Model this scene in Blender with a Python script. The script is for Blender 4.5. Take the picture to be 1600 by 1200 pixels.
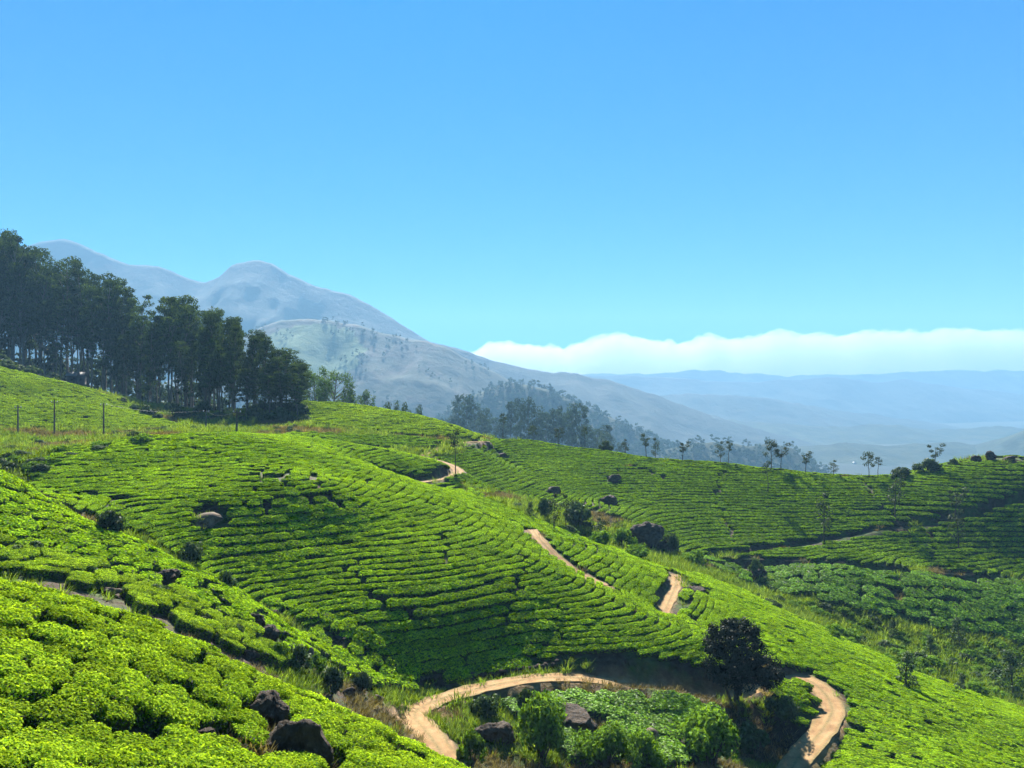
import bpy, bmesh, math, random
import numpy as np
from mathutils import Vector, Matrix, noise as mnoise

# ------------------------------------------------------------------ clear
for o in list(bpy.data.objects):
    bpy.data.objects.remove(o)
scene = bpy.context.scene
COL = scene.collection
rad = math.radians

# ------------------------------------------------------------------ camera
F = 1246.0                      # focal length in pixels of a 1600 x 1200 frame
cam = bpy.data.cameras.new("camera")
cam.sensor_width = 36.0
cam.lens = 36.0 * F / 1600.0
cam.clip_start = 0.1
cam.clip_end = 60000.0
camo = bpy.data.objects.new("camera", cam)
COL.objects.link(camo)
camo.location = (0, 0, 0)
camo.rotation_euler = (rad(90), 0, 0)
scene.camera = camo

# ------------------------------------------------------------------ light
SUN_EL, SUN_AZ = 39.0, -7.0    # azimuth from +Y, negative = to the left
world = bpy.data.worlds.new("World")
scene.world = world
world.use_nodes = True
wn = world.node_tree.nodes
wl = world.node_tree.links
wn.clear()
w_out = wn.new("ShaderNodeOutputWorld")
w_bg = wn.new("ShaderNodeBackground")
w_sky = wn.new("ShaderNodeTexSky")
w_sky.sky_type = 'NISHITA'
w_sky.sun_disc = False
w_sky.sun_elevation = rad(SUN_EL)
w_sky.sun_rotation = rad(SUN_AZ)
w_sky.altitude = 1600
w_sky.air_density = 1.0
w_sky.dust_density = 0.3
w_sky.ozone_density = 2.5
w_hs = wn.new("ShaderNodeHueSaturation")
w_hs.inputs['Saturation'].default_value = 1.25
w_mx = wn.new("ShaderNodeMix")
w_mx.data_type = 'RGBA'; w_mx.blend_type = 'MULTIPLY'
w_mx.inputs[0].default_value = 1.0
w_mx.inputs[7].default_value = (0.0, 0.73, 1.42, 1)     # the deep cyan blue of this sky
wl.new(w_sky.outputs[0], w_hs.inputs['Color'])
w_gm = wn.new("ShaderNodeGamma")
w_gm.inputs['Gamma'].default_value = 0.5
wl.new(w_hs.outputs[0], w_gm.inputs['Color'])
wl.new(w_gm.outputs[0], w_mx.inputs[6])
wl.new(w_mx.outputs[2], w_bg.inputs['Color'])
w_bg.inputs['Strength'].default_value = 0.05
wl.new(w_bg.outputs[0], w_out.inputs['Surface'])

sun = bpy.data.lights.new("sun", 'SUN')
sun.energy = 5.0
sun.angle = rad(0.53)
sun.color = (1.0, 0.95, 0.86)
suno = bpy.data.objects.new("sun", sun)
COL.objects.link(suno)
sd = Vector((math.sin(rad(SUN_AZ)) * math.cos(rad(SUN_EL)), math.cos(rad(SUN_AZ)) * math.cos(rad(SUN_EL)), math.sin(rad(SUN_EL))))
suno.rotation_euler = sd.to_track_quat('Z', 'Y').to_euler()
suno.location = sd * 300

scene.view_settings.view_transform = 'Standard'
scene.view_settings.look = 'None'
scene.view_settings.exposure = 2.28
scene.view_settings.gamma = 1.0
scene.render.engine = 'CYCLES'
cy = scene.cycles
cy.use_denoising = True
try:
    cy.denoiser = 'OPENIMAGEDENOISE'
    cy.denoising_input_passes = 'RGB_ALBEDO_NORMAL'
except Exception:
    pass
cy.max_bounces = 5
cy.diffuse_bounces = 2
cy.glossy_bounces = 2
cy.transmission_bounces = 3
cy.transparent_max_bounces = 6
cy.volume_bounces = 0
cy.use_adaptive_sampling = True
cy.adaptive_threshold = 0.02
cy.adaptive_min_samples = 16
cy.sample_clamp_indirect = 6.0

rng = np.random.default_rng(11)
R = random.Random(5)

# ------------------------------------------------------------------ helpers
def P(px, py, Y):
    return ((px - 800.0) / F * Y, Y, -(py - 600.0) / F * Y)

def smooth(a, b, x):
    t = np.clip((x - a) / (b - a), 0, 1)
    return t * t * (3 - 2 * t)

def vnoise(x, y, seed=0):
    """value noise in [-1,1], vectorised"""
    x = np.asarray(x, float); y = np.asarray(y, float)
    xi = np.floor(x).astype(np.int64); yi = np.floor(y).astype(np.int64)
    fx = x - xi; fy = y - yi
    fx = fx * fx * (3 - 2 * fx); fy = fy * fy * (3 - 2 * fy)
    def h(i, j):
        n = (i * 374761393 + j * 668265263 + seed * 1442695041) & 0xFFFFFFFF
        n = ((n ^ (n >> 13)) * 1274126177) & 0xFFFFFFFF
        n = n ^ (n >> 16)
        return (n & 0xFFFF) / 32767.5 - 1.0
    a = h(xi, yi); b = h(xi + 1, yi); c = h(xi, yi + 1); d = h(xi + 1, yi + 1)
    return (a * (1 - fx) + b * fx) * (1 - fy) + (c * (1 - fx) + d * fx) * fy

def fbm(x, y, oct=4, seed=0):
    s = 0; a = 1.0; t = 0
    for k in range(oct):
        s = s + a * vnoise(x * 2 ** k + 17.3 * k, y * 2 ** k - 9.1 * k, seed + k)
        t += a; a *= 0.5
    return s / t

def tag(o, label=None, cat=None, group=None, kind=None):
    if label: o["label"] = label
    if cat: o["category"] = cat
    if group: o["group"] = group
    if kind: o["kind"] = kind
    return o

def mesh_np(name, verts, faces, mats=(), midx=None, col=None, smooth_shade=False):
    """verts (N,3); faces (M,k) or list of such arrays"""
    if not isinstance(faces, (list, tuple)):
        faces = [faces]
    faces = [np.asarray(f, np.int32) for f in faces if len(f)]
    me = bpy.data.meshes.new(name)
    verts = np.asarray(verts, np.float32)
    me.vertices.add(len(verts))
    me.vertices.foreach_set("co", verts.ravel())
    loops = np.concatenate([f.ravel() for f in faces])
    tot = np.concatenate([np.full(len(f), f.shape[1], np.int32) for f in faces])
    start = np.concatenate([[0], np.cumsum(tot)[:-1]]).astype(np.int32)
    me.loops.add(len(loops))
    me.loops.foreach_set("vertex_index", loops)
    me.polygons.add(len(tot))
    me.polygons.foreach_set("loop_start", start)
    me.polygons.foreach_set("loop_total", tot)
    for m in mats:
        me.materials.append(m)
    if midx is not None:
        me.polygons.foreach_set("material_index", np.asarray(midx, np.int32))
    if smooth_shade:
        me.polygons.foreach_set("use_smooth", np.ones(len(tot), bool))
    if col is not None:
        at = me.color_attributes.new("Col", 'FLOAT_COLOR', 'POINT')
        c = np.ones((len(verts), 4), np.float32); c[:, :3] = col
        at.data.foreach_set("color", c.ravel())
    me.update(calc_edges=True)
    return me

def obj(name, me, parent=None, loc=(0, 0, 0), rot=(0, 0, 0), scl=(1, 1, 1)):
    o = bpy.data.objects.new(name, me)
    COL.objects.link(o)
    o.location = loc; o.rotation_euler = rot; o.scale = scl
    if parent is not None:
        o.parent = parent
    return o

def empty(name, loc=(0, 0, 0), rz=0.0, scl=1.0):
    o = bpy.data.objects.new(name, None)
    COL.objects.link(o)
    o.empty_display_size = 0.3
    o.location = loc; o.rotation_euler = (0, 0, rz)
    o.scale = (scl,) * 3 if not hasattr(scl, '__len__') else scl
    return o

def copy_tree(o, parent=None):
    c = o.copy()
    COL.objects.link(c)
    if parent is not None:
        c.parent = parent
    for ch in list(o.children):
        copy_tree(ch, c)
    return c

# ------------------------------------------------------------------ materials
def mat(name):
    m = bpy.data.materials.new(name)
    m.use_nodes = True
    nt = m.node_tree
    for n in list(nt.nodes):
        nt.nodes.remove(n)
    out = nt.nodes.new("ShaderNodeOutputMaterial")
    return m, nt, out

def N(nt, typ, **kw):
    n = nt.nodes.new(typ)
    for k, v in kw.items():
        if k in n.inputs:
            n.inputs[k].default_value = v
        else:
            setattr(n, k, v)
    return n

def mixc(nt, a, b, fac, mode='MIX'):
    m = nt.nodes.new("ShaderNodeMix")
    m.data_type = 'RGBA'; m.blend_type = mode
    for sock, v in ((m.inputs[0], fac), (m.inputs[6], a), (m.inputs[7], b)):
        if hasattr(v, 'links'):
            nt.links.new(v, sock)
        elif isinstance(v, (int, float)):
            sock.default_value = v
        else:
            sock.default_value = (*v, 1) if len(v) == 3 else v
    return m.outputs[2]

def ramp(nt, fac, stops):
    r = nt.nodes.new("ShaderNodeValToRGB")
    el = r.color_ramp.elements
    while len(el) < len(stops):
        el.new(0.5)
    for e, (p, c) in zip(el, stops):
        e.position = p
        e.color = (*c, 1) if hasattr(c, '__len__') else (c, c, c, 1)
    nt.links.new(fac, r.inputs[0])
    return r.outputs[0]

def noise_tex(nt, scale, detail=4, rough=0.55, vec=None):
    n = nt.nodes.new("ShaderNodeTexNoise")
    n.inputs['Scale'].default_value = scale
    n.inputs['Detail'].default_value = detail
    n.inputs['Roughness'].default_value = rough
    if vec is not None:
        nt.links.new(vec, n.inputs['Vector'])
    return n.outputs['Fac']

def leaf_mat(name, base, young=None, transl=0.4, rough=0.42, spec=0.5, vary=0.25):
    """leaf: diffuse + gloss + light coming through; 'Col' red channel = share of young leaf; on trees, of the paler clump-top tone"""
    m, nt, out = mat(name)
    young = young or base
    at = N(nt, "ShaderNodeAttribute", attribute_name="Col")
    sep = N(nt, "ShaderNodeSeparateColor")
    nt.links.new(at.outputs['Color'], sep.inputs[0])
    ge = N(nt, "ShaderNodeNewGeometry")
    pn = noise_tex(nt, 0.11, 4, 0.6, ge.outputs['Position'])
    pr = N(nt, "ShaderNodeMapRange"); pr.inputs[1].default_value = 0.3; pr.inputs[2].default_value = 0.7; pr.inputs[3].default_value = 0.62; pr.inputs[4].default_value = 1.12
    nt.links.new(pn, pr.inputs[0])
    yf = N(nt, "ShaderNodeMath", operation='MULTIPLY'); nt.links.new(sep.outputs[0], yf.inputs[0]); nt.links.new(pr.outputs[0], yf.inputs[1]); yf.use_clamp = True
    c = mixc(nt, base, young, yf.outputs[0])
    oi = N(nt, "ShaderNodeObjectInfo")
    hs = N(nt, "ShaderNodeHueSaturation")
    mr = N(nt, "ShaderNodeMapRange")
    mr.inputs[3].default_value = 1 - vary; mr.inputs[4].default_value = 1 + vary
    nt.links.new(oi.outputs['Random'], mr.inputs[0])
    ml = N(nt, "ShaderNodeMath", operation='MULTIPLY')
    mr2 = N(nt, "ShaderNodeMapRange")
    mr2.inputs[3].default_value = 0.6; mr2.inputs[4].default_value = 1.4
    nt.links.new(sep.outputs[1], mr2.inputs[0])
    nt.links.new(mr.outputs[0], ml.inputs[0]); nt.links.new(mr2.outputs[0], ml.inputs[1])
    nt.links.new(ml.outputs[0], hs.inputs['Value'])
    nt.links.new(c, hs.inputs['Color'])
    b = N(nt, "ShaderNodeBsdfDiffuse")
    nt.links.new(hs.outputs[0], b.inputs['Color'])
    t = N(nt, "ShaderNodeBsdfTranslucent")
    tc = mixc(nt, hs.outputs[0], (1.2, 1.2, 0.45), 1.0, 'MULTIPLY')
    nt.links.new(tc, t.inputs['Color'])
    ms = N(nt, "ShaderNodeMixShader")
    ms.inputs[0].default_value = transl
    nt.links.new(b.outputs[0], ms.inputs[1]); nt.links.new(t.outputs[0], ms.inputs[2])
    if spec > 0.15:                          # waxy shine on the blades
        gl = N(nt, "ShaderNodeBsdfGlossy"); gl.inputs['Roughness'].default_value = rough
        ms2 = N(nt, "ShaderNodeMixShader"); ms2.inputs[0].default_value = spec * 0.05
        nt.links.new(ms.outputs[0], ms2.inputs[1]); nt.links.new(gl.outputs[0], ms2.inputs[2])
        ms = ms2
    nt.links.new(ms.outputs[0], out.inputs['Surface'])
    return m

def plain_mat(name, c1, c2, scale=4.0, rough=0.85, bump=0.0, spec=0.3, coords='Object'):
    m, nt, out = mat(name)
    tc = N(nt, "ShaderNodeTexCoord")
    f = noise_tex(nt, scale, 6, 0.6, tc.outputs[coords])
    c = ramp(nt, f, [(0.3, c1), (0.7, c2)])
    b = N(nt, "ShaderNodeBsdfPrincipled")
    b.inputs['Roughness'].default_value = rough
    b.inputs['Specular IOR Level'].default_value = spec
    nt.links.new(c, b.inputs['Base Color'])
    if bump:
        f2 = noise_tex(nt, scale * 4, 6, 0.65, tc.outputs[coords])
        bp = N(nt, "ShaderNodeBump")
        bp.inputs['Strength'].default_value = bump
        bp.inputs['Distance'].default_value = 0.05
        nt.links.new(f2, bp.inputs['Height'])
        nt.links.new(bp.outputs[0], b.inputs['Normal'])
    nt.links.new(b.outputs[0], out.inputs['Surface'])
    return m

M = {}
M['tea'] = leaf_mat('tea_leaf', (0.0484, 0.1325, 0.0100), (0.3393, 0.4975, 0.0160), 0.38, 0.55, 0.1, 0.2)
M['tea_light'] = leaf_mat('tea_leaf_light', (0.0560, 0.1350, 0.0120), (0.3237, 0.4386, 0.0220), 0.40, 0.6, 0.1, 0.2)
M['tea_dull'] = leaf_mat('tea_leaf_dull', (0.0450, 0.1134, 0.0108), (0.2233, 0.3456, 0.0151), 0.38, 0.6, 0.1, 0.2)
M['tea_dark'] = leaf_mat('tea_leaf_dark', (0.0497, 0.1250, 0.0126), (0.1620, 0.2937, 0.0180), 0.34, 0.45, 0.2, 0.25)
M['twig'] = plain_mat('tea_wood', (0.018, 0.026, 0.010), (0.035, 0.04, 0.018), 6)
M['euc'] = leaf_mat('eucalyptus_leaf', (0.0187, 0.0360, 0.0122), (0.0864, 0.1224, 0.0245), 0.34, 0.6, 0.12, 0.3)  # the paler second tone paints sunlit highlights onto the crown clumps
M['far_leaf'] = leaf_mat('far_tree_leaf', (0.0263, 0.0450, 0.0225), (0.0450, 0.0675, 0.0263), 0.25, 0.6, 0.2, 0.25)
M['green_leaf'] = leaf_mat('broad_tree_leaf', (0.0375, 0.0750, 0.0165), (0.0825, 0.1425, 0.0225), 0.35, 0.5, 0.3, 0.15)
M['oak_leaf'] = leaf_mat('silver_oak_leaf', (0.0196, 0.0336, 0.0123), (0.0448, 0.0616, 0.0168), 0.3, 0.5, 0.3, 0.2)
M['purple_leaf'] = leaf_mat('dusky_leaf', (0.0105, 0.0165, 0.0090), (0.0240, 0.0300, 0.0165), 0.12, 0.5, 0.2, 0.1)
M['shrub'] = leaf_mat('shrub_leaf', (0.0560, 0.1205, 0.0182), (0.1724, 0.2794, 0.0304), 0.35, 0.5, 0.1, 0.3)
M['shrub_dark'] = leaf_mat('dark_shrub_leaf', (0.0319, 0.0592, 0.0218), (0.0637, 0.1001, 0.0273), 0.3, 0.5, 0.3, 0.3)
M['grass'] = leaf_mat('grass_blade', (0.0750, 0.1406, 0.0187), (0.2063, 0.2625, 0.0422), 0.4, 0.6, 0.1, 0.3)
M['dry'] = leaf_mat('dry_grass_blade', (0.1084, 0.0846, 0.0409), (0.1939, 0.1628, 0.0818), 0.3, 0.7, 0.2, 0.3)
M['bark'] = plain_mat('bark', (0.06, 0.05, 0.04), (0.16, 0.135, 0.11), 3, 0.9, 0.4)
M['bark_dark'] = plain_mat('dark_bark', (0.025, 0.02, 0.016), (0.06, 0.05, 0.04), 3, 0.9, 0.4)
def rock_mat(name, dark, mid, pale, scale=1.1):
    m, nt, out = mat(name)
    tc = N(nt, "ShaderNodeTexCoord")
    f = noise_tex(nt, scale, 9, 0.68, tc.outputs['Object'])
    c = ramp(nt, f, [(0.34, dark), (0.52, mid), (0.6, mid), (0.72, pale)])
    st = N(nt, "ShaderNodeMapping"); st.inputs['Scale'].default_value = (5, 5, 0.9)
    nt.links.new(tc.outputs['Object'], st.inputs['Vector'])
    f3 = noise_tex(nt, 1.2, 5, 0.6, st.outputs[0])
    c = mixc(nt, c, dark, ramp(nt, f3, [(0.5, 0.0), (0.68, 0.75)]))
    b = N(nt, "ShaderNodeBsdfPrincipled"); b.inputs['Roughness'].default_value = 0.9; b.inputs['Specular IOR Level'].default_value = 0.15
    nt.links.new(c, b.inputs['Base Color'])
    f2 = noise_tex(nt, scale * 5, 9, 0.7, tc.outputs['Object'])
    bp = N(nt, "ShaderNodeBump"); bp.inputs['Strength'].default_value = 1.0; bp.inputs['Distance'].default_value = 0.14
    nt.links.new(f2, bp.inputs['Height']); nt.links.new(bp.outputs[0], b.inputs['Normal'])
    nt.links.new(b.outputs[0], out.inputs['Surface'])
    return m
M['rock'] = rock_mat('granite', (0.016, 0.012, 0.008), (0.062, 0.046, 0.032), (0.19, 0.155, 0.115))
M['rock_pale'] = rock_mat('pale_granite', (0.05, 0.036, 0.025), (0.14, 0.105, 0.072), (0.26, 0.21, 0.16))
m, nt, out = mat('dry_earth_track')
tc = N(nt, "ShaderNodeTexCoord")
at = N(nt, "ShaderNodeAttribute", attribute_name="Col"); sep = N(nt, "ShaderNodeSeparateColor"); nt.links.new(at.outputs['Color'], sep.inputs[0])
f1 = noise_tex(nt, 1.1, 8, 0.68, tc.outputs['Object'])
f2 = noise_tex(nt, 6.0, 6, 0.7, tc.outputs['Object'])
c1 = ramp(nt, f1, [(0.3, (0.16, 0.09, 0.04)), (0.5, (0.27, 0.165, 0.075)), (0.7, (0.37, 0.245, 0.125))])
c2 = ramp(nt, f2, [(0.35, (0.07, 0.065, 0.025)), (0.6, (0.19, 0.14, 0.06)), (0.75, (0.28, 0.19, 0.09))])
ad = N(nt, "ShaderNodeMath", operation='MULTIPLY_ADD'); nt.links.new(f1, ad.inputs[0]); ad.inputs[1].default_value = 1.6; ad.inputs[2].default_value = -0.75
ad2 = N(nt, "ShaderNodeMath", operation='ADD'); nt.links.new(ad.outputs[0], ad2.inputs[0]); nt.links.new(sep.outputs[0], ad2.inputs[1]); ad2.use_clamp = True
c = mixc(nt, c1, c2, ad2.outputs[0])
b = N(nt, "ShaderNodeBsdfPrincipled"); b.inputs['Roughness'].default_value = 0.95; b.inputs['Specular IOR Level'].default_value = 0.1
nt.links.new(c, b.inputs['Base Color'])
bp = N(nt, "ShaderNodeBump"); bp.inputs['Strength'].default_value = 0.9; bp.inputs['Distance'].default_value = 0.06
nt.links.new(f2, bp.inputs['Height']); nt.links.new(bp.outputs[0], b.inputs['Normal'])
nt.links.new(b.outputs[0], out.inputs['Surface'])
M['sand'] = m
M['earth'] = plain_mat('earth', (0.10, 0.055, 0.03), (0.22, 0.12, 0.065), 1.2, 0.95, 0.8, 0.1)
M['wood'] = plain_mat('pole_wood', (0.045, 0.038, 0.032), (0.10, 0.085, 0.07), 5, 0.9)
M['white'] = plain_mat('white_paint', (0.5, 0.5, 0.48), (0.6, 0.6, 0.58), 4, 0.8)
M['tin'] = plain_mat('tin_roof', (0.10, 0.10, 0.10), (0.17, 0.17, 0.165), 1.5, 0.8, 0, 0.2)
M['roof'] = plain_mat('red_tile_roof', (0.24, 0.09, 0.05), (0.34, 0.14, 0.08), 1, 0.9)
M['dark'] = plain_mat('dark_opening', (0.01, 0.01, 0.012), (0.02, 0.02, 0.02), 2, 0.6)
M['wire'] = plain_mat('wire', (0.2, 0.2, 0.2), (0.3, 0.3, 0.3), 2, 0.5)

# ------------------------------------------------------------------ terrain height from surveyed points
CTRL = [
 # near slope
 (0,940,24),(120,962,24),(250,1006,24.5),(350,1054,24.5),(450,1099,24),(560,1144,24),(640,1188,23.5),(730,1238,23),
 (0,1222,13.8),(150,1222,15.3),(300,1222,17.2),(450,1222,18.7),(600,1222,21),(100,1078,17.8),(300,1126,20),(450,1154,21.8),(0,1030,18.3),
 # second slope
 (0,744,54),(44,785,53),(128,825,52),(182,849,51),(236,876,50),(320,910,49),(391,953,49),
 (0,905,40),(100,915,40.5),(200,945,41),(300,985,42),(400,1020,43.5),(0,830,47),(120,875,46.5),(250,920,46),(450,1010,48),
 (450,1055,43),(540,1095,46),(600,1130,46),
 # gully between second slope and the main hill
 (130,800,60),(180,822,60),(250,862,58.5),(300,900,57.5),(370,942,56.5),(480,1005,55),(560,1055,54),(620,1085,53),
 # main hill: face
 (630,830,71.3),(560,838,68.8),(488,847,66.4),(444,860,63.6),
 (817,924,65.1),(750,953,61.8),(682,971,59.4),(615,981,58.3),(547,985,57.4),(930,1035,59.9),
 (540,785,71.5),(450,780,69.0),(350,780,68.2),(250,772,69.9),(150,772,70.8),(74,771,69.9),
 (400,728,80.0),(300,718,80.8),(200,722,78.4),(120,728,76.0),
 (340,683,89),(200,691,83.8),(100,712,78.6),(60,735,73.4),
 (280,870,60.8),(330,905,59.5),(420,945,57.7),(520,994,55.8),(620,1062,56.0),(740,1062,57.6),(830,1042,59.4),(900,1016,60.4),(980,1016,60.6),(1060,1032,61.0),(1110,1050,61.0),
 # its brow, and the flat back that tips towards the sun
 (350,700,84.5),(430,718,82.5),(520,748,79),(600,782,75.8),(680,825,73),(760,858,70.8),(840,893,68.8),(920,930,66.8),(1000,968,64.8),(1080,1005,63),(1150,1042,62),
 (420,686,99),(470,690,104),(560,717,100),(640,752,95.5),(700,770,96),(790,805,90.5),(860,835,87),
 # right of the crest
 (845,845,79.5),(880,877,75.8),(940,912,71.5),(960,865,84.2),(1040,900,81.9),
 (1035,960,70.1),(1052,925,76.9),(980,900,76.0),(1100,920,79.7),(1100,960,71.5),
 # right slope
 (1200,985,71),(1180,1000,68.5),(1300,1040,66),(1250,1040,64.5),(1400,1075,65),(1500,1110,62),(1600,1150,58),(1350,1130,57),(1450,1200,51),(1330,1200,50.5),(1600,1200,54),(1240,1055,63),
 (1450,1060,77),(1600,1110,74),(1330,1000,84),(1200,945,88),(1530,1085,75.5),
 # overgrown gully
 (1080,885,97),(1200,935,94),(1330,985,90),(1450,1030,84),(1600,1075,82),
 # dark patch over the gully
 (1100,880,102),(1300,892,102),(1450,903,102.5),(1600,915,103),(1200,925,97),(1300,950,94),(1400,985,92),(1600,1010,93),
 # far hill
 (1060,862,107),(1200,868,108),(1300,874,108),(1450,888,109),(1600,900,110),
 (1600,718,130),(1540,722,130),(1480,735,131),(1400,748,131),(1300,745,132),(1200,738,134),(1100,725,138),(950,708,147),(830,690,155),(765,688,152),
 (1300,810,119),(1100,800,121),(950,770,127),(1500,810,119),(850,740,133),
 (780,720,138),(740,760,112),(850,785,112),(950,800,112.5),(990,830,108.5),
 (830,806,98),(900,838,97),(1000,862,98),(770,775,100),
 # switchback
 (600,708,117),(650,714,117),(720,740,112),(690,750,107),(620,757,101),(705,729,108.5),(620,714,107),
 (520,700,104),(440,684,110),(600,730,102),(600,691,124),(520,684,122),(700,700,126),(690,715,121),
 (500,667,130),(620,681,130.5),(740,692,137),(500,659,132),(620,673,133),(735,684,139),
 (485,633,148),(560,636,152),(650,652,153),(750,683,150),
 # left meadow, scrub, grove ground
 (0,667,117),(130,668,121),(260,670,126),(0,578,150),(120,605,150),(240,655,143),(0,620,132),(120,640,132),
 (0,722,90),(100,700,100),(0,690,106),(200,684,110),(300,676,118),(400,678,120),(10,757,68),
 (330,668,133),(470,668,138),(240,653,178),(120,604,196),(0,577,203),
]
WORLD = [
 # hidden or outside the frame
 (0,0,-1.7),(-6,8,-4.9),(0,10,-6.5),(10,20,-12.5),(15,36,-20.5),(-15,0,-0.5),(-30,8,-2.5),(-32,20,-4.5),(20,0,-7),(45,20,-17),(45,38,-24.5),(0,-12,0),(-30,-12,2),(30,-12,-5),
 (-19.3,30,-9.8),(-22,35,-10.2),(-13.7,31,-12.0),(-15,36,-12.4),(-8.4,31,-14.2),(-3.9,30,-16.2),(0,36,-19.4),
 (-48,54,-5.0),(-40,40,-8.5),(-60,70,-5.5),(-80,95,-4.0),(-90,130,2.5),(-120,165,10),(-100,20,2),(-100,60,0),
 (-44,61,-8.4),(-30,58,-12.0),
 (20,43,-23.8),(8,44,-22.8),(32,40,-25),(70,60,-30),(95,80,-33),(100,104,-30),(110,125,-18),(115,132,-14),(80,50,-29),
 (90,150,-20),(60,150,-22),(30,160,-20),(0,175,-18),(110,155,-22),
 (100,185,-34),(60,185,-34),(20,190,-30),(-20,190,-18),(-50,185,-9),(-75,200,-9),(-120,225,-1),(-150,205,4),(-160,160,8),
 (-60,172,-7),(-38,170,-7.5),(-25,172,-10),(-10,170,-13.5),
 (80,240,-52),(20,240,-46),(-40,240,-28),(-110,260,-16),(140,120,-22),(150,80,-32),(150,40,-28),(150,200,-36),
 (-25,450,-33),(54,450,-44),(0,340,-47),(90,340,-62),(-90,400,-30),(160,400,-75),(-200,420,-20),(-220,250,-8),(250,300,-70),(250,100,-40),(250,-30,-25),(-220,60,8),(-220,-60,14),(0,-80,10),(120,-80,-10),
 (-100,620,-60),(60,620,-80),(250,620,-100),
]
pts = [P(*c) for c in CTRL] + WORLD
# below the lane: the patch inside the bend
for c in [(700,1192,44.5),(800,1200,46),(950,1200,47),(1100,1200,48),(860,1142,50.5),(1000,1128,53.2),(880,1088,55),(980,1098,55),(1060,1114,55),(1232,1092,58.2),(1205,1096,58.0),(1235,1178,55),(1175,1186,54),(1125,1168,53.5),(760,1110,51.5),(1090,1112,55.5)]:
    pts.append(P(*c))
pts = np.array(pts)
CX, CY, CZ = pts.T
S = 50.0
def tps_k(r2):
    return 0.5 * r2 * np.log(r2 + 1e-9)
n = len(pts)
dx = (CX[:, None] - CX[None]) / S; dy = (CY[:, None] - CY[None]) / S
A = np.zeros((n + 3, n + 3))
A[:n, :n] = tps_k(dx * dx + dy * dy) + np.eye(n) * 0.0022
A[:n, n] = 1; A[:n, n + 1] = CX / S; A[:n, n + 2] = CY / S
A[n:, :n] = A[:n, n:].T
W = np.linalg.solve(A, np.concatenate([CZ, [0, 0, 0]]))
def tps(x, y):
    x = np.asarray(x, float); y = np.asarray(y, float)
    sh = x.shape; x = x.ravel(); y = y.ravel(); out = np.empty(len(x))
    for i in range(0, len(x), 20000):
        a = x[i:i + 20000, None]; b = y[i:i + 20000, None]
        r2 = ((a - CX) ** 2 + (b - CY) ** 2) / (S * S)
        out[i:i + 20000] = tps_k(r2) @ W[:n] + W[n] + W[n + 1] * a[:, 0] / S + W[n + 2] * b[:, 0] / S
    return out.reshape(sh)

FX0, FX1, FY0, FY1, ST = -112.0, 132.0, -4.0, 196.0, 0.5
gx = np.arange(FX0, FX1 + 1e-6, ST); gy = np.arange(FY0, FY1 + 1e-6, ST)
GX, GY = np.meshgrid(gx, gy)
GZ0 = tps(GX, GY)                         # smooth hill form
GZ0 += 0.25 * fbm(GX / 9.0, GY / 9.0, 3, 3) * smooth(10, 60, GY)

# lanes: (px, py, Y), half width, bank width
ROADS = {
 'lane': ([(705,1200,43.0),(672,1152,46.5),(648,1116,50.6),(690,1093,53.3),(760,1074,55.2),(830,1062,56.6),(900,1060,57.7),(980,1071,58.3),(1060,1086,58.8),(1130,1094,59.2),(1185,1078,61.0),(1225,1066,62.3),(1256,1062,62.6),(1282,1078,61),(1300,1108,58.2),(1286,1140,55.2),(1258,1172,52.5),(1238,1200,50.6),(1222,1230,48.5)], 0.92, 0.4),
 'crest_path': ([(832,828,83.3),(845,845,78.8),(880,880,75.1),(915,902,72.8),(945,916,71.0)], 0.55, 0.5),
 'side_path': ([(1058,900,83.3),(1053,922,77.8),(1043,945,73.3),(1033,965,69.7)], 0.62, 0.5),
 'valley_road': ([(1040,862,104.5),(1120,876,104.8),(1200,884,104.8),(1300,892,104.6),(1450,904,104.8),(1600,916,105.2),(1760,930,106)], 1.0, 0.7),
 'slant_road': ([(1110,866,107.4),(1200,853,110.5),(1300,835,114),(1400,817,117.5),(1500,807,119.5),(1600,796,122),(1700,790,124)], 0.4, 0.5),
 'switchback': ([(600,757,100),(660,753,104),(695,747,108),(716,739,112),(700,726,116),(655,714,117.5),(600,708,117.5),(560,704,117)], 0.9, 0.8),
 'upper_lane': ([(655,714,117.5),(690,700,126),(722,692,132),(760,690,141)], 0.7, 0.8),
}
def catmull(pt, step=0.4):
    pt = np.array([P(*p) for p in pt])
    pt = np.vstack([2 * pt[0] - pt[1], pt, 2 * pt[-1] - pt[-2]])
    out = []
    for i in range(1, len(pt) - 2):
        m = max(2, int(np.linalg.norm(pt[i + 1] - pt[i]) / step))
        t = np.linspace(0, 1, m, endpoint=False)[:, None]
        a, b, c, d = pt[i - 1:i + 3]
        out.append(0.5 * ((2 * b) + (c - a) * t + (2 * a - 5 * b + 4 * c - d) * t ** 2 + (3 * b - a - 3 * c + d) * t ** 3))
    return np.vstack(out + [pt[-2:-1]])
ROADLINE = {k: catmull(v[0]) for k, v in ROADS.items()}
for k, dz_ in (('slant_road', 0.8), ('valley_road', 1.5)):
    ROADLINE[k][:, 2] -= dz_
GZ = GZ0 + 0.07 * fbm(GX / 1.7, GY / 1.7, 3, 9)
ROADD = np.full(GX.shape, 99.0)
SAND = np.zeros(GX.shape)
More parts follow.
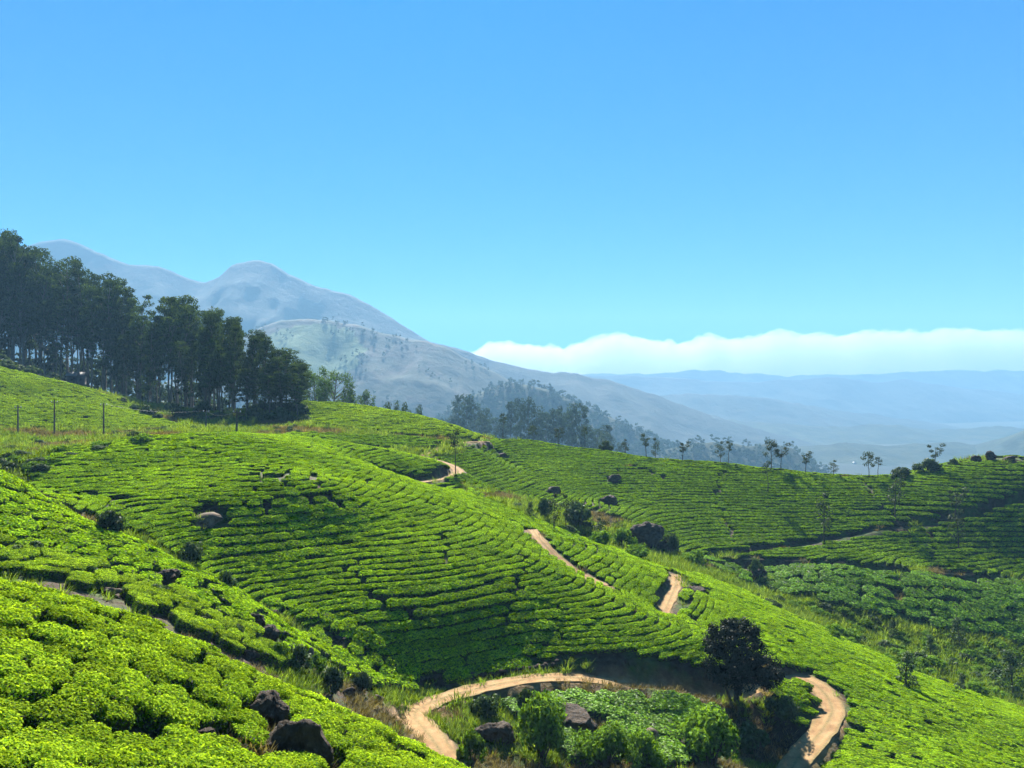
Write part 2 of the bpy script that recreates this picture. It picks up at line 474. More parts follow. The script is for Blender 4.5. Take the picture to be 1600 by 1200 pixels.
for k, (_, hw, bw) in ROADS.items():
    L = ROADLINE[k]
    m = (GX > L[:, 0].min() - 6) & (GX < L[:, 0].max() + 6) & (GY > L[:, 1].min() - 6) & (GY < L[:, 1].max() + 6)
    xs, ys = GX[m], GY[m]
    best = np.full(len(xs), 1e9); bz = np.zeros(len(xs))
    for i in range(0, len(L), 60):
        d2 = (xs[:, None] - L[None, i:i + 60, 0]) ** 2 + (ys[:, None] - L[None, i:i + 60, 1]) ** 2
        j = d2.argmin(1); d = d2[np.arange(len(xs)), j]
        u = d < best
        best[u] = d[u]; bz[u] = L[i:i + 60, 2][j[u]]
    d = np.sqrt(best)
    wob = 0.25 * fbm(xs / 1.5, ys / 1.5, 2, 21)
    t = smooth(hw, hw + bw, d + wob)
    GZ[m] = bz * (1 - t) + GZ[m] * t
    if k not in ('slant_road', 'valley_road'):
        SAND[m] = np.maximum(SAND[m], 1 - smooth(hw - 0.1, hw + 0.25, d + wob))
    ROADD[m] = np.minimum(ROADD[m], d - hw)

hp = P(655, 1128, 49.5)
dh = np.hypot(GX - hp[0], (GY - hp[1]) * 0.6) + 0.5 * fbm(GX / 1.3, GY / 1.3, 3, 77)
SAND = np.maximum(SAND, 1 - smooth(1.3, 2.3, dh))
hp = P(1192, 1066, 61.6)
dh = np.hypot(GX - hp[0], GY - hp[1]) + 0.5 * fbm(GX / 1.0, GY / 1.0, 3, 78)
SAND = np.maximum(SAND, 1 - smooth(1.2, 1.8, dh))

def grid_at(G, x, y):
    x = np.asarray(x, float); y = np.asarray(y, float)
    u = np.clip((x - FX0) / ST, 0, len(gx) - 1.001); v = np.clip((y - FY0) / ST, 0, len(gy) - 1.001)
    i = u.astype(int); j = v.astype(int); fu = u - i; fv = v - j
    return (G[j, i] * (1 - fu) + G[j, i + 1] * fu) * (1 - fv) + (G[j + 1, i] * (1 - fu) + G[j + 1, i + 1] * fu) * fv

def far_form(x, y, z):
    d = np.hypot(x, y)
    v = -150 + 18 * fbm(x / 420.0, y / 420.0, 4, 31)
    left = smooth(150, 900, -x) * smooth(1400, 200, d)
    v = v + left * 110
    t = smooth(380, 1050, d)
    return z * (1 - t) + v * t

def Zat(x, y):
    x = np.asarray(x, float); y = np.asarray(y, float)
    inside = (x >= FX0) & (x <= FX1) & (y >= FY0) & (y <= FY1)
    zi = grid_at(GZ, x, y)
    if np.all(inside):
        return zi
    zo = far_form(x, y, tps(np.clip(x, -420, 420), np.clip(y, -200, 700)))
    return np.where(inside, zi, zo)

def normal_at(x, y, G=None, e=0.6):
    G = GZ0 if G is None else G
    zx = (grid_at(G, x + e, y) - grid_at(G, x - e, y)) / (2 * e)
    zy = (grid_at(G, x, y + e) - grid_at(G, x, y - e)) / (2 * e)
    nn = np.stack([-zx, -zy, np.ones_like(zx)], -1)
    return nn / np.linalg.norm(nn, axis=-1, keepdims=True)

def hit(px, py, y0=8.0, y1=190.0):
    """first point of the ground seen through a pixel between two distances"""
    Y = np.arange(y0, y1, 0.1)
    X = (px - 800) / F * Y; Zr = -(py - 600) / F * Y
    g = Zat(X, Y)
    k = np.where(g >= Zr)[0]
    if len(k) == 0:
        return None
    i = k[0]
    return (float(X[i]), float(Y[i]), float(g[i]))

def on_ground(px, Y):
    X = (px - 800) / F * Y
    return (X, Y, float(Zat(np.array([X]), np.array([Y]))[0]))

# ------------------------------------------------------------------ terrain sheet
def grow(a, lim, r=1.09):
    out = []; s = ST; v = a
    sg = 1 if lim > a else -1
    while (lim - v) * sg > 0:
        s = min(s * r, 140); v = v + sg * s; out.append(v)
    out[-1] = lim
    return out
WORLD_R = 5000.0
ax = np.array(grow(FX0, -WORLD_R)[::-1] + list(gx) + grow(FX1, WORLD_R))
ay = np.array(grow(FY0, -WORLD_R)[::-1] + list(gy) + grow(FY1, WORLD_R))
AX, AY = np.meshgrid(ax, ay)
ix0 = int(np.where(ax == FX0)[0][0]); iy0 = int(np.where(ay == FY0)[0][0])
AZ = far_form(AX, AY, tps(np.clip(AX, -420, 420), np.clip(AY, -200, 700)))
AZ[iy0:iy0 + len(gy), ix0:ix0 + len(gx)] = GZ
def grid_faces(nx, ny):
    i, j = np.meshgrid(np.arange(nx - 1), np.arange(ny - 1))
    a = (j * nx + i).ravel()
    return np.stack([a, a + 1, a + nx + 1, a + nx], 1)
tv = np.stack([AX.ravel(), AY.ravel(), AZ.ravel()], 1)
sand = np.zeros(AX.shape); sand[iy0:iy0 + len(gy), ix0:ix0 + len(gx)] = SAND

def in_poly(px, py, poly):
    px = np.asarray(px, float); py = np.asarray(py, float)
    c = np.zeros(px.shape, bool)
    n_ = len(poly)
    for i in range(n_):
        x1, y1 = poly[i]; x2, y2 = poly[(i + 1) % n_]
        if y1 == y2:
            continue
        k = ((y1 > py) != (y2 > py)) & (px < (x2 - x1) * (py - y1) / (y2 - y1) + x1)
        c ^= k
    return c
def proj(x, y, z):
    y = np.maximum(y, 0.5)
    return 800 + F * x / y, 600 - F * z / y

GPX, GPY = proj(GX, GY, GZ)
LUSH = np.zeros(GX.shape)
for poly, y0, y1 in [([(1060,880),(1600,1000),(1700,1150),(1400,1090),(1200,960)], 74, 101),
                     ([(130,790),(330,890),(480,1000),(330,960),(180,850)], 50, 66),
                     ([(780,780),(1080,860),(1080,900),(860,840)], 88, 112)]:
    k = in_poly(GPX, GPY, poly) & (GY > y0) & (GY < y1)
    LUSH[k] = 1.0
lush = np.zeros(AX.shape); lush[iy0:iy0 + len(gy), ix0:ix0 + len(gx)] = LUSH

m, nt, out = mat('hill_ground')
at = N(nt, "ShaderNodeAttribute", attribute_name="Col")
sep = N(nt, "ShaderNodeSeparateColor"); nt.links.new(at.outputs['Color'], sep.inputs[0])
tc = N(nt, "ShaderNodeTexCoord")
f1 = noise_tex(nt, 0.35, 6, 0.6, tc.outputs['Object'])
f2 = noise_tex(nt, 2.2, 5, 0.65, tc.outputs['Object'])
soil = ramp(nt, f2, [(0.3, (0.022, 0.014, 0.009)), (0.55, (0.045, 0.03, 0.018)), (0.78, (0.10, 0.066, 0.036))])
grassc = ramp(nt, f2, [(0.3, (0.022, 0.045, 0.010)), (0.55, (0.045, 0.075, 0.015)), (0.8, (0.10, 0.10, 0.035))])
gm = ramp(nt, f1, [(0.46, 0.0), (0.6, 1.0)])
g2 = N(nt, "ShaderNodeMath", operation='MAXIMUM'); nt.links.new(gm, g2.inputs[0]); nt.links.new(sep.outputs[1], g2.inputs[1])
c = mixc(nt, soil, grassc, g2.outputs[0])
farc = ramp(nt, noise_tex(nt, 0.004, 8, 0.6, tc.outputs['Object']), [(0.35, (0.008, 0.013, 0.009)), (0.5, (0.014, 0.021, 0.012)), (0.68, (0.026, 0.03, 0.018))])
c = mixc(nt, c, farc, sep.outputs[2])
f3 = noise_tex(nt, 1.3, 6, 0.7, tc.outputs['Object'])
sandc = ramp(nt, f3, [(0.3, (0.12, 0.07, 0.032)), (0.5, (0.22, 0.135, 0.065)), (0.7, (0.32, 0.21, 0.105))])
c = mixc(nt, c, sandc, sep.outputs[0])
b = N(nt, "ShaderNodeBsdfPrincipled"); b.inputs['Roughness'].default_value = 0.95; b.inputs['Specular IOR Level'].default_value = 0.15
nt.links.new(c, b.inputs['Base Color'])
bp = N(nt, "ShaderNodeBump"); bp.inputs['Strength'].default_value = 0.9; bp.inputs['Distance'].default_value = 0.12
nt.links.new(f2, bp.inputs['Height']); nt.links.new(bp.outputs[0], b.inputs['Normal'])
nt.links.new(b.outputs[0], out.inputs['Surface'])
M['ground'] = m
far_mask = smooth(180, 420, np.hypot(AX, AY))
terr = obj('terrain', mesh_np('terrain', tv, grid_faces(len(ax), len(ay)), [M['ground']], None,
           np.stack([sand.ravel(), lush.ravel(), far_mask.ravel()], 1), True))
tag(terr, 'brown and grassy hillside ground under the tea', 'ground', kind='structure')

# ------------------------------------------------------------------ lane surfaces (draped sheets with worn edges)
ROADLAB = {'lane': ('dirt_lane', 'pale sandy lane curving under the steep bank of the tea hill'),
           'crest_path': ('dirt_path', 'narrow pale path running down beside the bright hill crest'),
           'side_path': ('dirt_path', 'short pale path bending down the slope near the lone dark tree'),
           'switchback': ('dirt_lane', 'sandy hairpin lane around the terraced tea nose'),
           'upper_lane': ('dirt_lane', 'sandy lane climbing past the thin tree to the upper terrace')}
for k, (nm, lab) in ROADLAB.items():
    L = ROADLINE[k]; hw = ROADS[k][1] * 0.94
    T = np.gradient(L[:, :2], axis=0); T /= np.linalg.norm(T, axis=1, keepdims=True) + 1e-9
    Nn = np.stack([-T[:, 1], T[:, 0]], 1)
    s = np.cumsum(np.r_[0, np.linalg.norm(np.diff(L[:, :2], axis=0), axis=1)])
    nc = 13; V = []; CC = []
    for j in range(nc):
        u = -1 + 2 * j / (nc - 1)
        w = hw * (1 + 0.16 * vnoise(s * 1.1, np.full_like(s, u * 3), 4))
        xy = L[:, :2] + Nn * (u * w)[:, None]
        rut = -0.045 * (math.exp(-((abs(u) - 0.45) / 0.16) ** 2)) + 0.02 * vnoise(s * 2.0, np.full_like(s, u * 5), 8)
        z = np.maximum(L[:, 2] + 0.07 + rut, Zat(xy[:, 0], xy[:, 1]) + (0.045 if abs(u) < 0.95 else -0.05))
        V.append(np.stack([xy[:, 0], xy[:, 1], z], 1))
        CC.append(np.full(len(L), max(0.75 * math.exp(-(u / 0.16) ** 2), 0.9 * max(0.0, abs(u) - 0.72) / 0.28)))
    CC = np.stack(CC, 1).ravel(); CC = np.stack([CC, CC, CC], 1)
    V = np.stack(V, 1).reshape(-1, 3)
    o = obj(nm, mesh_np(nm, V, grid_faces(nc, len(L))[:, ::-1], [M['sand']], None, CC, True))
    tag(o, lab, 'road' if 'lane' in nm else 'path', kind='structure')

# ------------------------------------------------------------------ leaf geometry
def leaves_np(cen, nor, length, width, seed=0, fold=True):
    """one four-cornered leaf per centre; returns verts, quads"""
    r = np.random.default_rng(seed)
    n_ = len(cen)
    nor = nor / (np.linalg.norm(nor, axis=1, keepdims=True) + 1e-9)
    t = r.normal(size=(n_, 3)); t -= nor * (t * nor).sum(1, keepdims=True)
    t /= np.linalg.norm(t, axis=1, keepdims=True) + 1e-9
    bb = np.cross(nor, t)
    ln = (length * r.uniform(0.7, 1.3, n_))[:, None] * 0.5
    wd = (width * r.uniform(0.7, 1.3, n_))[:, None] * 0.5
    v = np.empty((n_, 4, 3))
    v[:, 0] = cen - t * ln; v[:, 1] = cen + bb * wd + t * ln * 0.1
    v[:, 2] = cen + t * ln - nor * ln * 0.25; v[:, 3] = cen - bb * wd + t * ln * 0.1
    f = np.arange(n_ * 4).reshape(n_, 4)
    return v.reshape(-1, 3), f

def bush_mesh(name, leafmat, nleaf, size, seed, young_share=0.75):
    r = np.random.default_rng(seed)
    ph = r.uniform(0, 6.28, 4)
    def rad_(th):
        sq = (np.abs(np.cos(th)) ** 4 + np.abs(np.sin(th)) ** 4) ** -0.25
        return 0.5 * (0.35 + 0.65 * sq) * (1 + 0.07 * np.sin(2 * th + ph[0]) + 0.06 * np.sin(3 * th + ph[1]) + 0.04 * np.sin(5 * th + ph[2]))
    # woody core
    nth = 12
    prof = [(0.80, -0.35), (0.86, 0.0), (0.93, 0.35), (0.86, 0.55), (0.6, 0.63), (0.0, 0.65)]
    cv = []
    for pr, z in prof[:-1]:
        th = np.linspace(0, 2 * np.pi, nth, endpoint=False)
        cv.append(np.stack([np.cos(th) * rad_(th) * pr, np.sin(th) * rad_(th) * pr, np.full(nth, z)], 1))
    cv = np.vstack(cv + [[[0, 0, prof[-1][1]]]])
    q = []
    for k in range(len(prof) - 2):
        for i in range(nth):
            q.append((k * nth + i, k * nth + (i + 1) % nth, (k + 1) * nth + (i + 1) % nth, (k + 1) * nth + i))
    tr = [((len(prof) - 2) * nth + i, (len(prof) - 2) * nth + (i + 1) % nth, len(cv) - 1) for i in range(nth)]
    # leaves: plucking table + sides
    nt_ = int(nleaf * 0.66); ns = nleaf - nt_
    th = r.uniform(0, 2 * np.pi, nt_); rr = np.sqrt(r.uniform(0, 1, nt_))
    x = np.cos(th) * rad_(th) * rr * 1.02; y = np.sin(th) * rad_(th) * rr * 1.02
    lump = 0.028 * vnoise(x * 5 + ph[3], y * 5, seed)
    z = 0.70 - 0.07 * rr ** 6 + lump + r.normal(0, 0.028, nt_)
    c1 = np.stack([x, y, z], 1)
    n1 = np.stack([np.cos(th) * rr ** 2 * 0.6, np.sin(th) * rr ** 2 * 0.6, np.ones(nt_)], 1) + r.normal(0, 0.45, (nt_, 3))
    th2 = r.uniform(0, 2 * np.pi, ns); zz = r.uniform(-0.1, 0.6, ns)
    k = rad_(th2) * (1.0 - 0.10 * np.abs(zz - 0.4)) * r.uniform(0.93, 1.05, ns)
    c2 = np.stack([np.cos(th2) * k, np.sin(th2) * k, zz], 1)
    n2 = np.stack([np.cos(th2), np.sin(th2), np.full(ns, 0.5)], 1) + r.normal(0, 0.5, (ns, 3))
    cen = np.vstack([c1, c2]); nor = np.vstack([n1, n2])
    lv, lf = leaves_np(cen, nor, size, size * 0.66, seed + 1)
    yg = np.r_[np.where(r.uniform(0, 1, nt_) < young_share, r.uniform(0.45, 1.0, nt_), r.uniform(0, 0.3, nt_)) , r.uniform(0, 0.35, ns)]
    br = r.uniform(0, 1, nleaf)
    col = np.zeros((len(cv) + len(lv), 3))
    col[len(cv):, 0] = np.repeat(yg, 4); col[len(cv):, 1] = np.repeat(br, 4)
    nq = len(q)
    return mesh_np(name, np.vstack([cv, lv]), [np.array(q), np.array(lf) + len(cv), np.array(tr)],
                   [M['twig'], leafmat], np.r_[np.zeros(nq), np.ones(len(lf)), np.zeros(len(tr))], col)

def source(name, me):
    return bpy.data.objects.new(name, me)     # only a template for copies, never linked

def euler_from_axes(t, nrm):
    b = np.cross(nrm, t); b /= np.linalg.norm(b, axis=1, keepdims=True) + 1e-9
    t = np.cross(b, nrm)
    rx = np.arctan2(b[:, 2], nrm[:, 2]); ry = -np.arcsin(np.clip(t[:, 2], -1, 1)); rz = np.arctan2(t[:, 1], t[:, 0])
    return np.stack([rx, ry, rz], 1)

def scatter(name, pos, eul, scl, idx, sources):
    me = bpy.data.meshes.new(name)
    me.vertices.add(len(pos)); me.vertices.foreach_set("co", np.asarray(pos, np.float32).ravel())
    for an, typ, arr, key in (("rot", 'FLOAT_VECTOR', eul, "vector"), ("scl", 'FLOAT_VECTOR', scl, "vector"), ("pick", 'INT', idx, "value")):
        a = me.attributes.new(an, typ, 'POINT')
        a.data.foreach_set(key, np.asarray(arr, np.int32 if typ == 'INT' else np.float32).ravel())
    o = obj(name, me)
    ng = bpy.data.node_groups.new(name + "_scatter", 'GeometryNodeTree')
    ng.interface.new_socket("Geometry", in_out='INPUT', socket_type='NodeSocketGeometry')
    ng.interface.new_socket("Geometry", in_out='OUTPUT', socket_type='NodeSocketGeometry')
    gi = ng.nodes.new('NodeGroupInput'); go = ng.nodes.new('NodeGroupOutput')
    iop = ng.nodes.new('GeometryNodeInstanceOnPoints')
    iop.inputs['Pick Instance'].default_value = True
    jn = ng.nodes.new('GeometryNodeJoinGeometry')
    for s in sources:
        oi = ng.nodes.new('GeometryNodeObjectInfo'); oi.inputs['Object'].default_value = s
        g2i = ng.nodes.new('GeometryNodeGeometryToInstance')
        ng.links.new(oi.outputs['Geometry'], g2i.inputs[0]); ng.links.new(g2i.outputs[0], jn.inputs[0])
    def attr(nm, dt):
        a = ng.nodes.new('GeometryNodeInputNamedAttribute'); a.data_type = dt; a.inputs['Name'].default_value = nm
        return a.outputs['Attribute']
    e2r = ng.nodes.new('FunctionNodeEulerToRotation')
    ng.links.new(attr('rot', 'FLOAT_VECTOR'), e2r.inputs[0])
    ng.links.new(gi.outputs[0], iop.inputs['Points'])
    ng.links.new(jn.outputs[0], iop.inputs['Instance'])
    ng.links.new(e2r.outputs[0], iop.inputs['Rotation'])
    ng.links.new(attr('scl', 'FLOAT_VECTOR'), iop.inputs['Scale'])
    ng.links.new(attr('pick', 'INT'), iop.inputs['Instance Index'])
    ng.links.new(iop.outputs[0], go.inputs[0])
    md = o.modifiers.new("scatter", 'NODES'); md.node_group = ng
    return o

near_meshes = [bush_mesh('tea_bush', M['tea_light'], 1700, 0.082, 100 + i) for i in range(6)]
SRC = {}
for key, mt, nl, sz in (('mid', 'tea', 380, 0.16), ('mid_light', 'tea_light', 560, 0.13), ('far', 'tea_dull', 190, 0.23), ('dark', 'tea_dark', 420, 0.15), ('far_light', 'tea_light', 320, 0.18)):
    SRC[key] = [source('tea_bush_' + key, bush_mesh('tea_bush_' + key, M[mt], nl, sz, 200 + i)) for i in range(4)]

# ------------------------------------------------------------------ rows along level lines
def contours(x0, x1, y0, y1, G, levels):
    i0 = max(0, int((x0 - FX0) / ST)); i1 = min(len(gx), int((x1 - FX0) / ST) + 1)
    j0 = max(0, int((y0 - FY0) / ST)); j1 = min(len(gy), int((y1 - FY0) / ST) + 1)
    Z = G[j0:j1:2, i0:i1:2]; X = gx[i0:i1:2]; Y = gy[j0:j1:2]
    ny, nx = Z.shape
    lines = []
    for lv in levels:
        segs = {}
        Bz = Z > lv
        cellmix = (Bz[:-1, :-1].astype(int) + Bz[1:, :-1] + Bz[:-1, 1:] + Bz[1:, 1:])
        js, is_ = np.where((cellmix > 0) & (cellmix < 4))
        def pt_(e):
            d, j, i = e
            if d == 0:
                a, b_ = Z[j, i], Z[j, i + 1]; t = (lv - a) / (b_ - a)
                return (X[i] + t * (X[i + 1] - X[i]), Y[j])
            a, b_ = Z[j, i], Z[j + 1, i]; t = (lv - a) / (b_ - a)
            return (X[i], Y[j] + t * (Y[j + 1] - Y[j]))
        adj = {}
        for j, i in zip(js.tolist(), is_.tolist()):
            es = []
            if Bz[j, i] != Bz[j, i + 1]: es.append((0, j, i))
            if Bz[j, i + 1] != Bz[j + 1, i + 1]: es.append((1, j, i + 1))
            if Bz[j + 1, i] != Bz[j + 1, i + 1]: es.append((0, j + 1, i))
            if Bz[j, i] != Bz[j + 1, i]: es.append((1, j, i))
            for a, b_ in zip(es[0::2], es[1::2]):
                adj.setdefault(a, []).append(b_); adj.setdefault(b_, []).append(a)
        seen = set()
        ends = [e for e, v in adj.items() if len(v) == 1]
        for st in ends + list(adj):
            if st in seen:
                continue
            ln = [st]; seen.add(st); cur = st
            while True:
                nx_ = [e for e in adj[cur] if e not in seen]
                if not nx_:
                    break
                cur = nx_[0]; seen.add(cur); ln.append(cur)
            if len(ln) > 2:
                lines.append((lv, np.array([pt_(e) for e in ln])))
    return lines

GAPS = []      # world polylines kept free of bushes: (points, half width)
def gap_line(pxs, hw, y0=20, y1=190):
    w = [hit(a, b_, y0, y1) for a, b_ in pxs]
    w = [(p[0], p[1]) for p in w if p]
    if len(w) > 1:
        GAPS.append((np.array(w), hw))
for g in [[(1128,740),(1122,765),(1118,775),(1130,810),(1145,840),(1155,862)],
          [(1345,752),(1358,768),(1360,780),(1382,798),(1398,812)],
          [(1430,818),(1448,840),(1460,870),(1472,890)],
          [(955,708),(990,730),(1040,750)]]:
    gap_line(g, 0.2, 104, 160)
for g in [[(210,700),(240,712),(262,730)],[(300,705),(345,715),(400,735)],[(420,735),(405,770),(380,800)],[(418,800),(440,830),(450,850)],
          [(385,745),(470,780),(545,800)],[(480,730),(500,765),(520,790)],[(560,900),(580,930),(600,960)],[(700,860),(690,900)],[(820,890),(800,930),(790,980)]]:
    gap_line(g, -0.08, 55, 105)

def gap_ok(x, y):
    ok = np.ones(len(x), bool)
    for L, hw in GAPS:
        for a, b_ in zip(L[:-1], L[1:]):
            ab = b_ - a; t = np.clip(((x - a[0]) * ab[0] + (y - a[1]) * ab[1]) / (ab @ ab + 1e-9), 0, 1)
            ok &= np.hypot(x - a[0] - t * ab[0], y - a[1] - t * ab[1]) > hw + 0.3
    return ok
BARE = []      # (x, y, r) kept free: rocks, trunks
def bare_ok(x, y):
    ok = np.ones(len(x), bool)
    for bx, by, br in BARE:
        ok &= np.hypot(x - bx, y - by) > br
    return ok

def field_mask(x, y, polys, y0, y1, road_clear=0.5):
    z = grid_at(GZ0, x, y)
    px, py = proj(x, y, z)
    k = np.zeros(len(x), bool)
    for p in polys:
        k |= in_poly(px, py, p)
    k &= (y > y0) & (y < y1) & (grid_at(ROADD, x, y) > road_clear)
    return k & gap_ok(x, y) & bare_ok(x, y)

def row_field(polys, y0, y1, bbox, spacing, along, slope, seed, drop=0.03, wander=0.12, along_dir=None):
    """rows on level lines; where the ground gets flatter extra rows come in between, where steeper every other ends"""
    r = np.random.default_rng(seed)
    dz = spacing * math.sin(math.atan(slope))
    G = GZ0 + wander * fbm(GX / 14.0, GY / 14.0, 2, seed)
    if along_dir is not None:
        dz = spacing
        G = (GX * -along_dir[1] + GY * along_dir[0]) + 3.0 * wander * fbm(GX / 9.0, GY / 9.0, 3, seed) + 0.5 * GZ0
    j0 = max(0, int((bbox[2] - FY0) / ST)); j1 = int((bbox[3] - FY0) / ST)
    i0 = max(0, int((bbox[0] - FX0) / ST)); i1 = int((bbox[1] - FX0) / ST)
    zz = G[j0:j1, i0:i1]
    gyy, gxx = np.gradient(GZ0 if along_dir is None else G, ST)
    SL = np.hypot(gxx, gyy)
    k_ = 7                                   # smoothed steepness
    for ax_ in (0, 1):
        cs = np.cumsum(np.pad(SL, [(k_ + 1, k_) if q == ax_ else (0, 0) for q in (0, 1)], mode='edge'), axis=ax_)
        SL = (np.take(cs, range(2 * k_ + 1, cs.shape[ax_]), axis=ax_) - np.take(cs, range(0, cs.shape[ax_] - 2 * k_ - 1), axis=ax_)) / (2 * k_ + 1)
    zmin, zmax = zz.min(), zz.max()
    q0, q1 = int(zmin / dz * 8) - 8, int(zmax / dz * 8) + 8
    OUT = [[], [], [], [], []]
    for q in range(q0, q1):
        step = 8                             # how coarse a family of rows this level belongs to (in eighths)
        for st_ in (16, 8, 4, 2, 1):
            if q % st_ == 0:
                step = st_; break
        lines = contours(bbox[0], bbox[1], bbox[2], bbox[3], G, [q * dz / 8.0])
        for lv, ln in lines:
            seg = np.linalg.norm(np.diff(ln, axis=0), axis=1); s = np.r_[0, np.cumsum(seg)]
            if s[-1] < 1.5:
                continue
            st = []; v = r.uniform(0, along)
            while v < s[-1]:
                st.append(v); v += along * r.uniform(0.85, 1.15)
            st = np.array(st)
            if len(st) == 0:
                continue
            x = np.interp(st, s, ln[:, 0]); y = np.interp(st, s, ln[:, 1])
            x2 = np.interp(st + 0.8, s, ln[:, 0]); y2 = np.interp(st + 0.8, s, ln[:, 1])
            x1 = np.interp(st - 0.8, s, ln[:, 0]); y1_ = np.interp(st - 0.8, s, ln[:, 1])
            tx, ty = x2 - x1, y2 - y1_
            l = np.hypot(tx, ty) + 1e-9; tx /= l; ty /= l
            sl = np.maximum(grid_at(SL, x, y), 0.02)
            full = dz / sl                   # distance between rows of the 8-family
            need = np.clip(2.0 ** np.round(np.log2(spacing / full)) * 8, 1, 16)
            w = full * need / 8.0
            keep = (step >= need) & field_mask(x, y, polys, y0, y1) & (r.uniform(0, 1, len(x)) > drop)
            for lst, arr in zip(OUT, (x, y, tx, ty, w)):
                lst.append(arr[keep])
    x, y, tx, ty, w = (np.concatenate(o_) for o_ in OUT)
    return x, y, tx, ty, np.clip(w, spacing * 0.7, spacing * 1.45)

def hex_field(polys, y0, y1, bbox, s, seed, ang=0.4, jit=0.2, drop=0.03, stretch=1.0):
    r = np.random.default_rng(seed)
    w, h = bbox[1] - bbox[0], bbox[3] - bbox[2]
    cx, cy_ = (bbox[0] + bbox[1]) / 2, (bbox[2] + bbox[3]) / 2
    n_ = int(max(w, h) / s) + 4
    i, j = np.meshgrid(np.arange(-n_, n_), np.arange(-n_, n_))
    x = (i + 0.5 * (j % 2)) * s * stretch; y = j * s * 0.88
    x = x + r.normal(0, jit * s * 0.7, x.shape); y = y + r.normal(0, jit * s * 0.5, y.shape)
    y = y + 0.8 * s * fbm(x / 9, y / 9, 2, seed)
    ca, sa = math.cos(ang), math.sin(ang)
    X = (cx + x * ca - y * sa).ravel(); Y = (cy_ + x * sa + y * ca).ravel()
    k = (X > bbox[0]) & (X < bbox[1]) & (Y > bbox[2]) & (Y < bbox[3])
    X, Y = X[k], Y[k]
    k = field_mask(X, Y, polys, y0, y1) & (r.uniform(0, 1, len(X)) > drop)
    X, Y = X[k], Y[k]
    a = ang + r.normal(0, 0.35, len(X))
    return X, Y, np.cos(a), np.sin(a)

def bush_frames(x, y, tx, ty, sx, sy, sz, seed, up=0.12):
    r = np.random.default_rng(seed)
    nrm = normal_at(x, y); nrm[:, 2] += up; nrm /= np.linalg.norm(nrm, axis=1, keepdims=True)
    nrm += r.normal(0, 0.03, nrm.shape); nrm /= np.linalg.norm(nrm, axis=1, keepdims=True)
    t = np.stack([tx, ty, np.zeros_like(tx)], 1)
    e = euler_from_axes(t, nrm)
    n_ = len(x)
    flip = r.integers(0, 2, n_) * math.pi
    scl = np.stack([sx * r.uniform(0.88, 1.14, n_), sy * r.uniform(0.9, 1.1, n_), sz * r.uniform(0.85, 1.15, n_)], 1)
    z = grid_at(GZ, x, y) - 0.03
    return np.stack([x, y, z], 1), e, scl, r.integers(0, 4, n_)

OCC = []      # all bush positions, so grass stays between them
# ------------------------------------------------------------------ rocks (kept bare of tea), built below
def rock_mesh(name, seed, m, sub=3, rough=0.5, cuts=11):
    bm = bmesh.new()
    bmesh.ops.create_icosphere(bm, subdivisions=sub, radius=1.0)
    rr = random.Random(seed)
    planes = []
    for _ in range(cuts):
        d = Vector((rr.gauss(0, 1), rr.gauss(0, 1), rr.gauss(0, 0.8))).normalized()
        planes.append((d, rr.uniform(0.5, 0.85)))
    off = Vector((seed * 3.1, seed * 1.7, 0))
    for v in bm.verts:
        p = v.co.copy()
        for d, h in planes:
            k = p.dot(d)
            if k > h:
                p -= d * (k - h) * 0.95
        nz = mnoise.noise(p * 1.3 + off) * rough * 0.6 + mnoise.noise(p * 3.7 + off) * rough * 0.25 + mnoise.noise(p * 9 + off) * rough * 0.12 + mnoise.noise(p * 21 + off) * rough * 0.05
        v.co = p * (1 + nz)
    me = bpy.data.meshes.new(name)
    bm.to_mesh(me); bm.free()
    me.materials.append(m)
    for p_ in me.polygons: p_.use_smooth = rr.random() < 0.85
    return me
rockmesh = [rock_mesh('boulder', i + 1, M['rock'], 5) for i in range(5)]
rockpale = [rock_mesh('pale_boulder', i + 31, M['rock_pale'], 3) for i in range(3)]
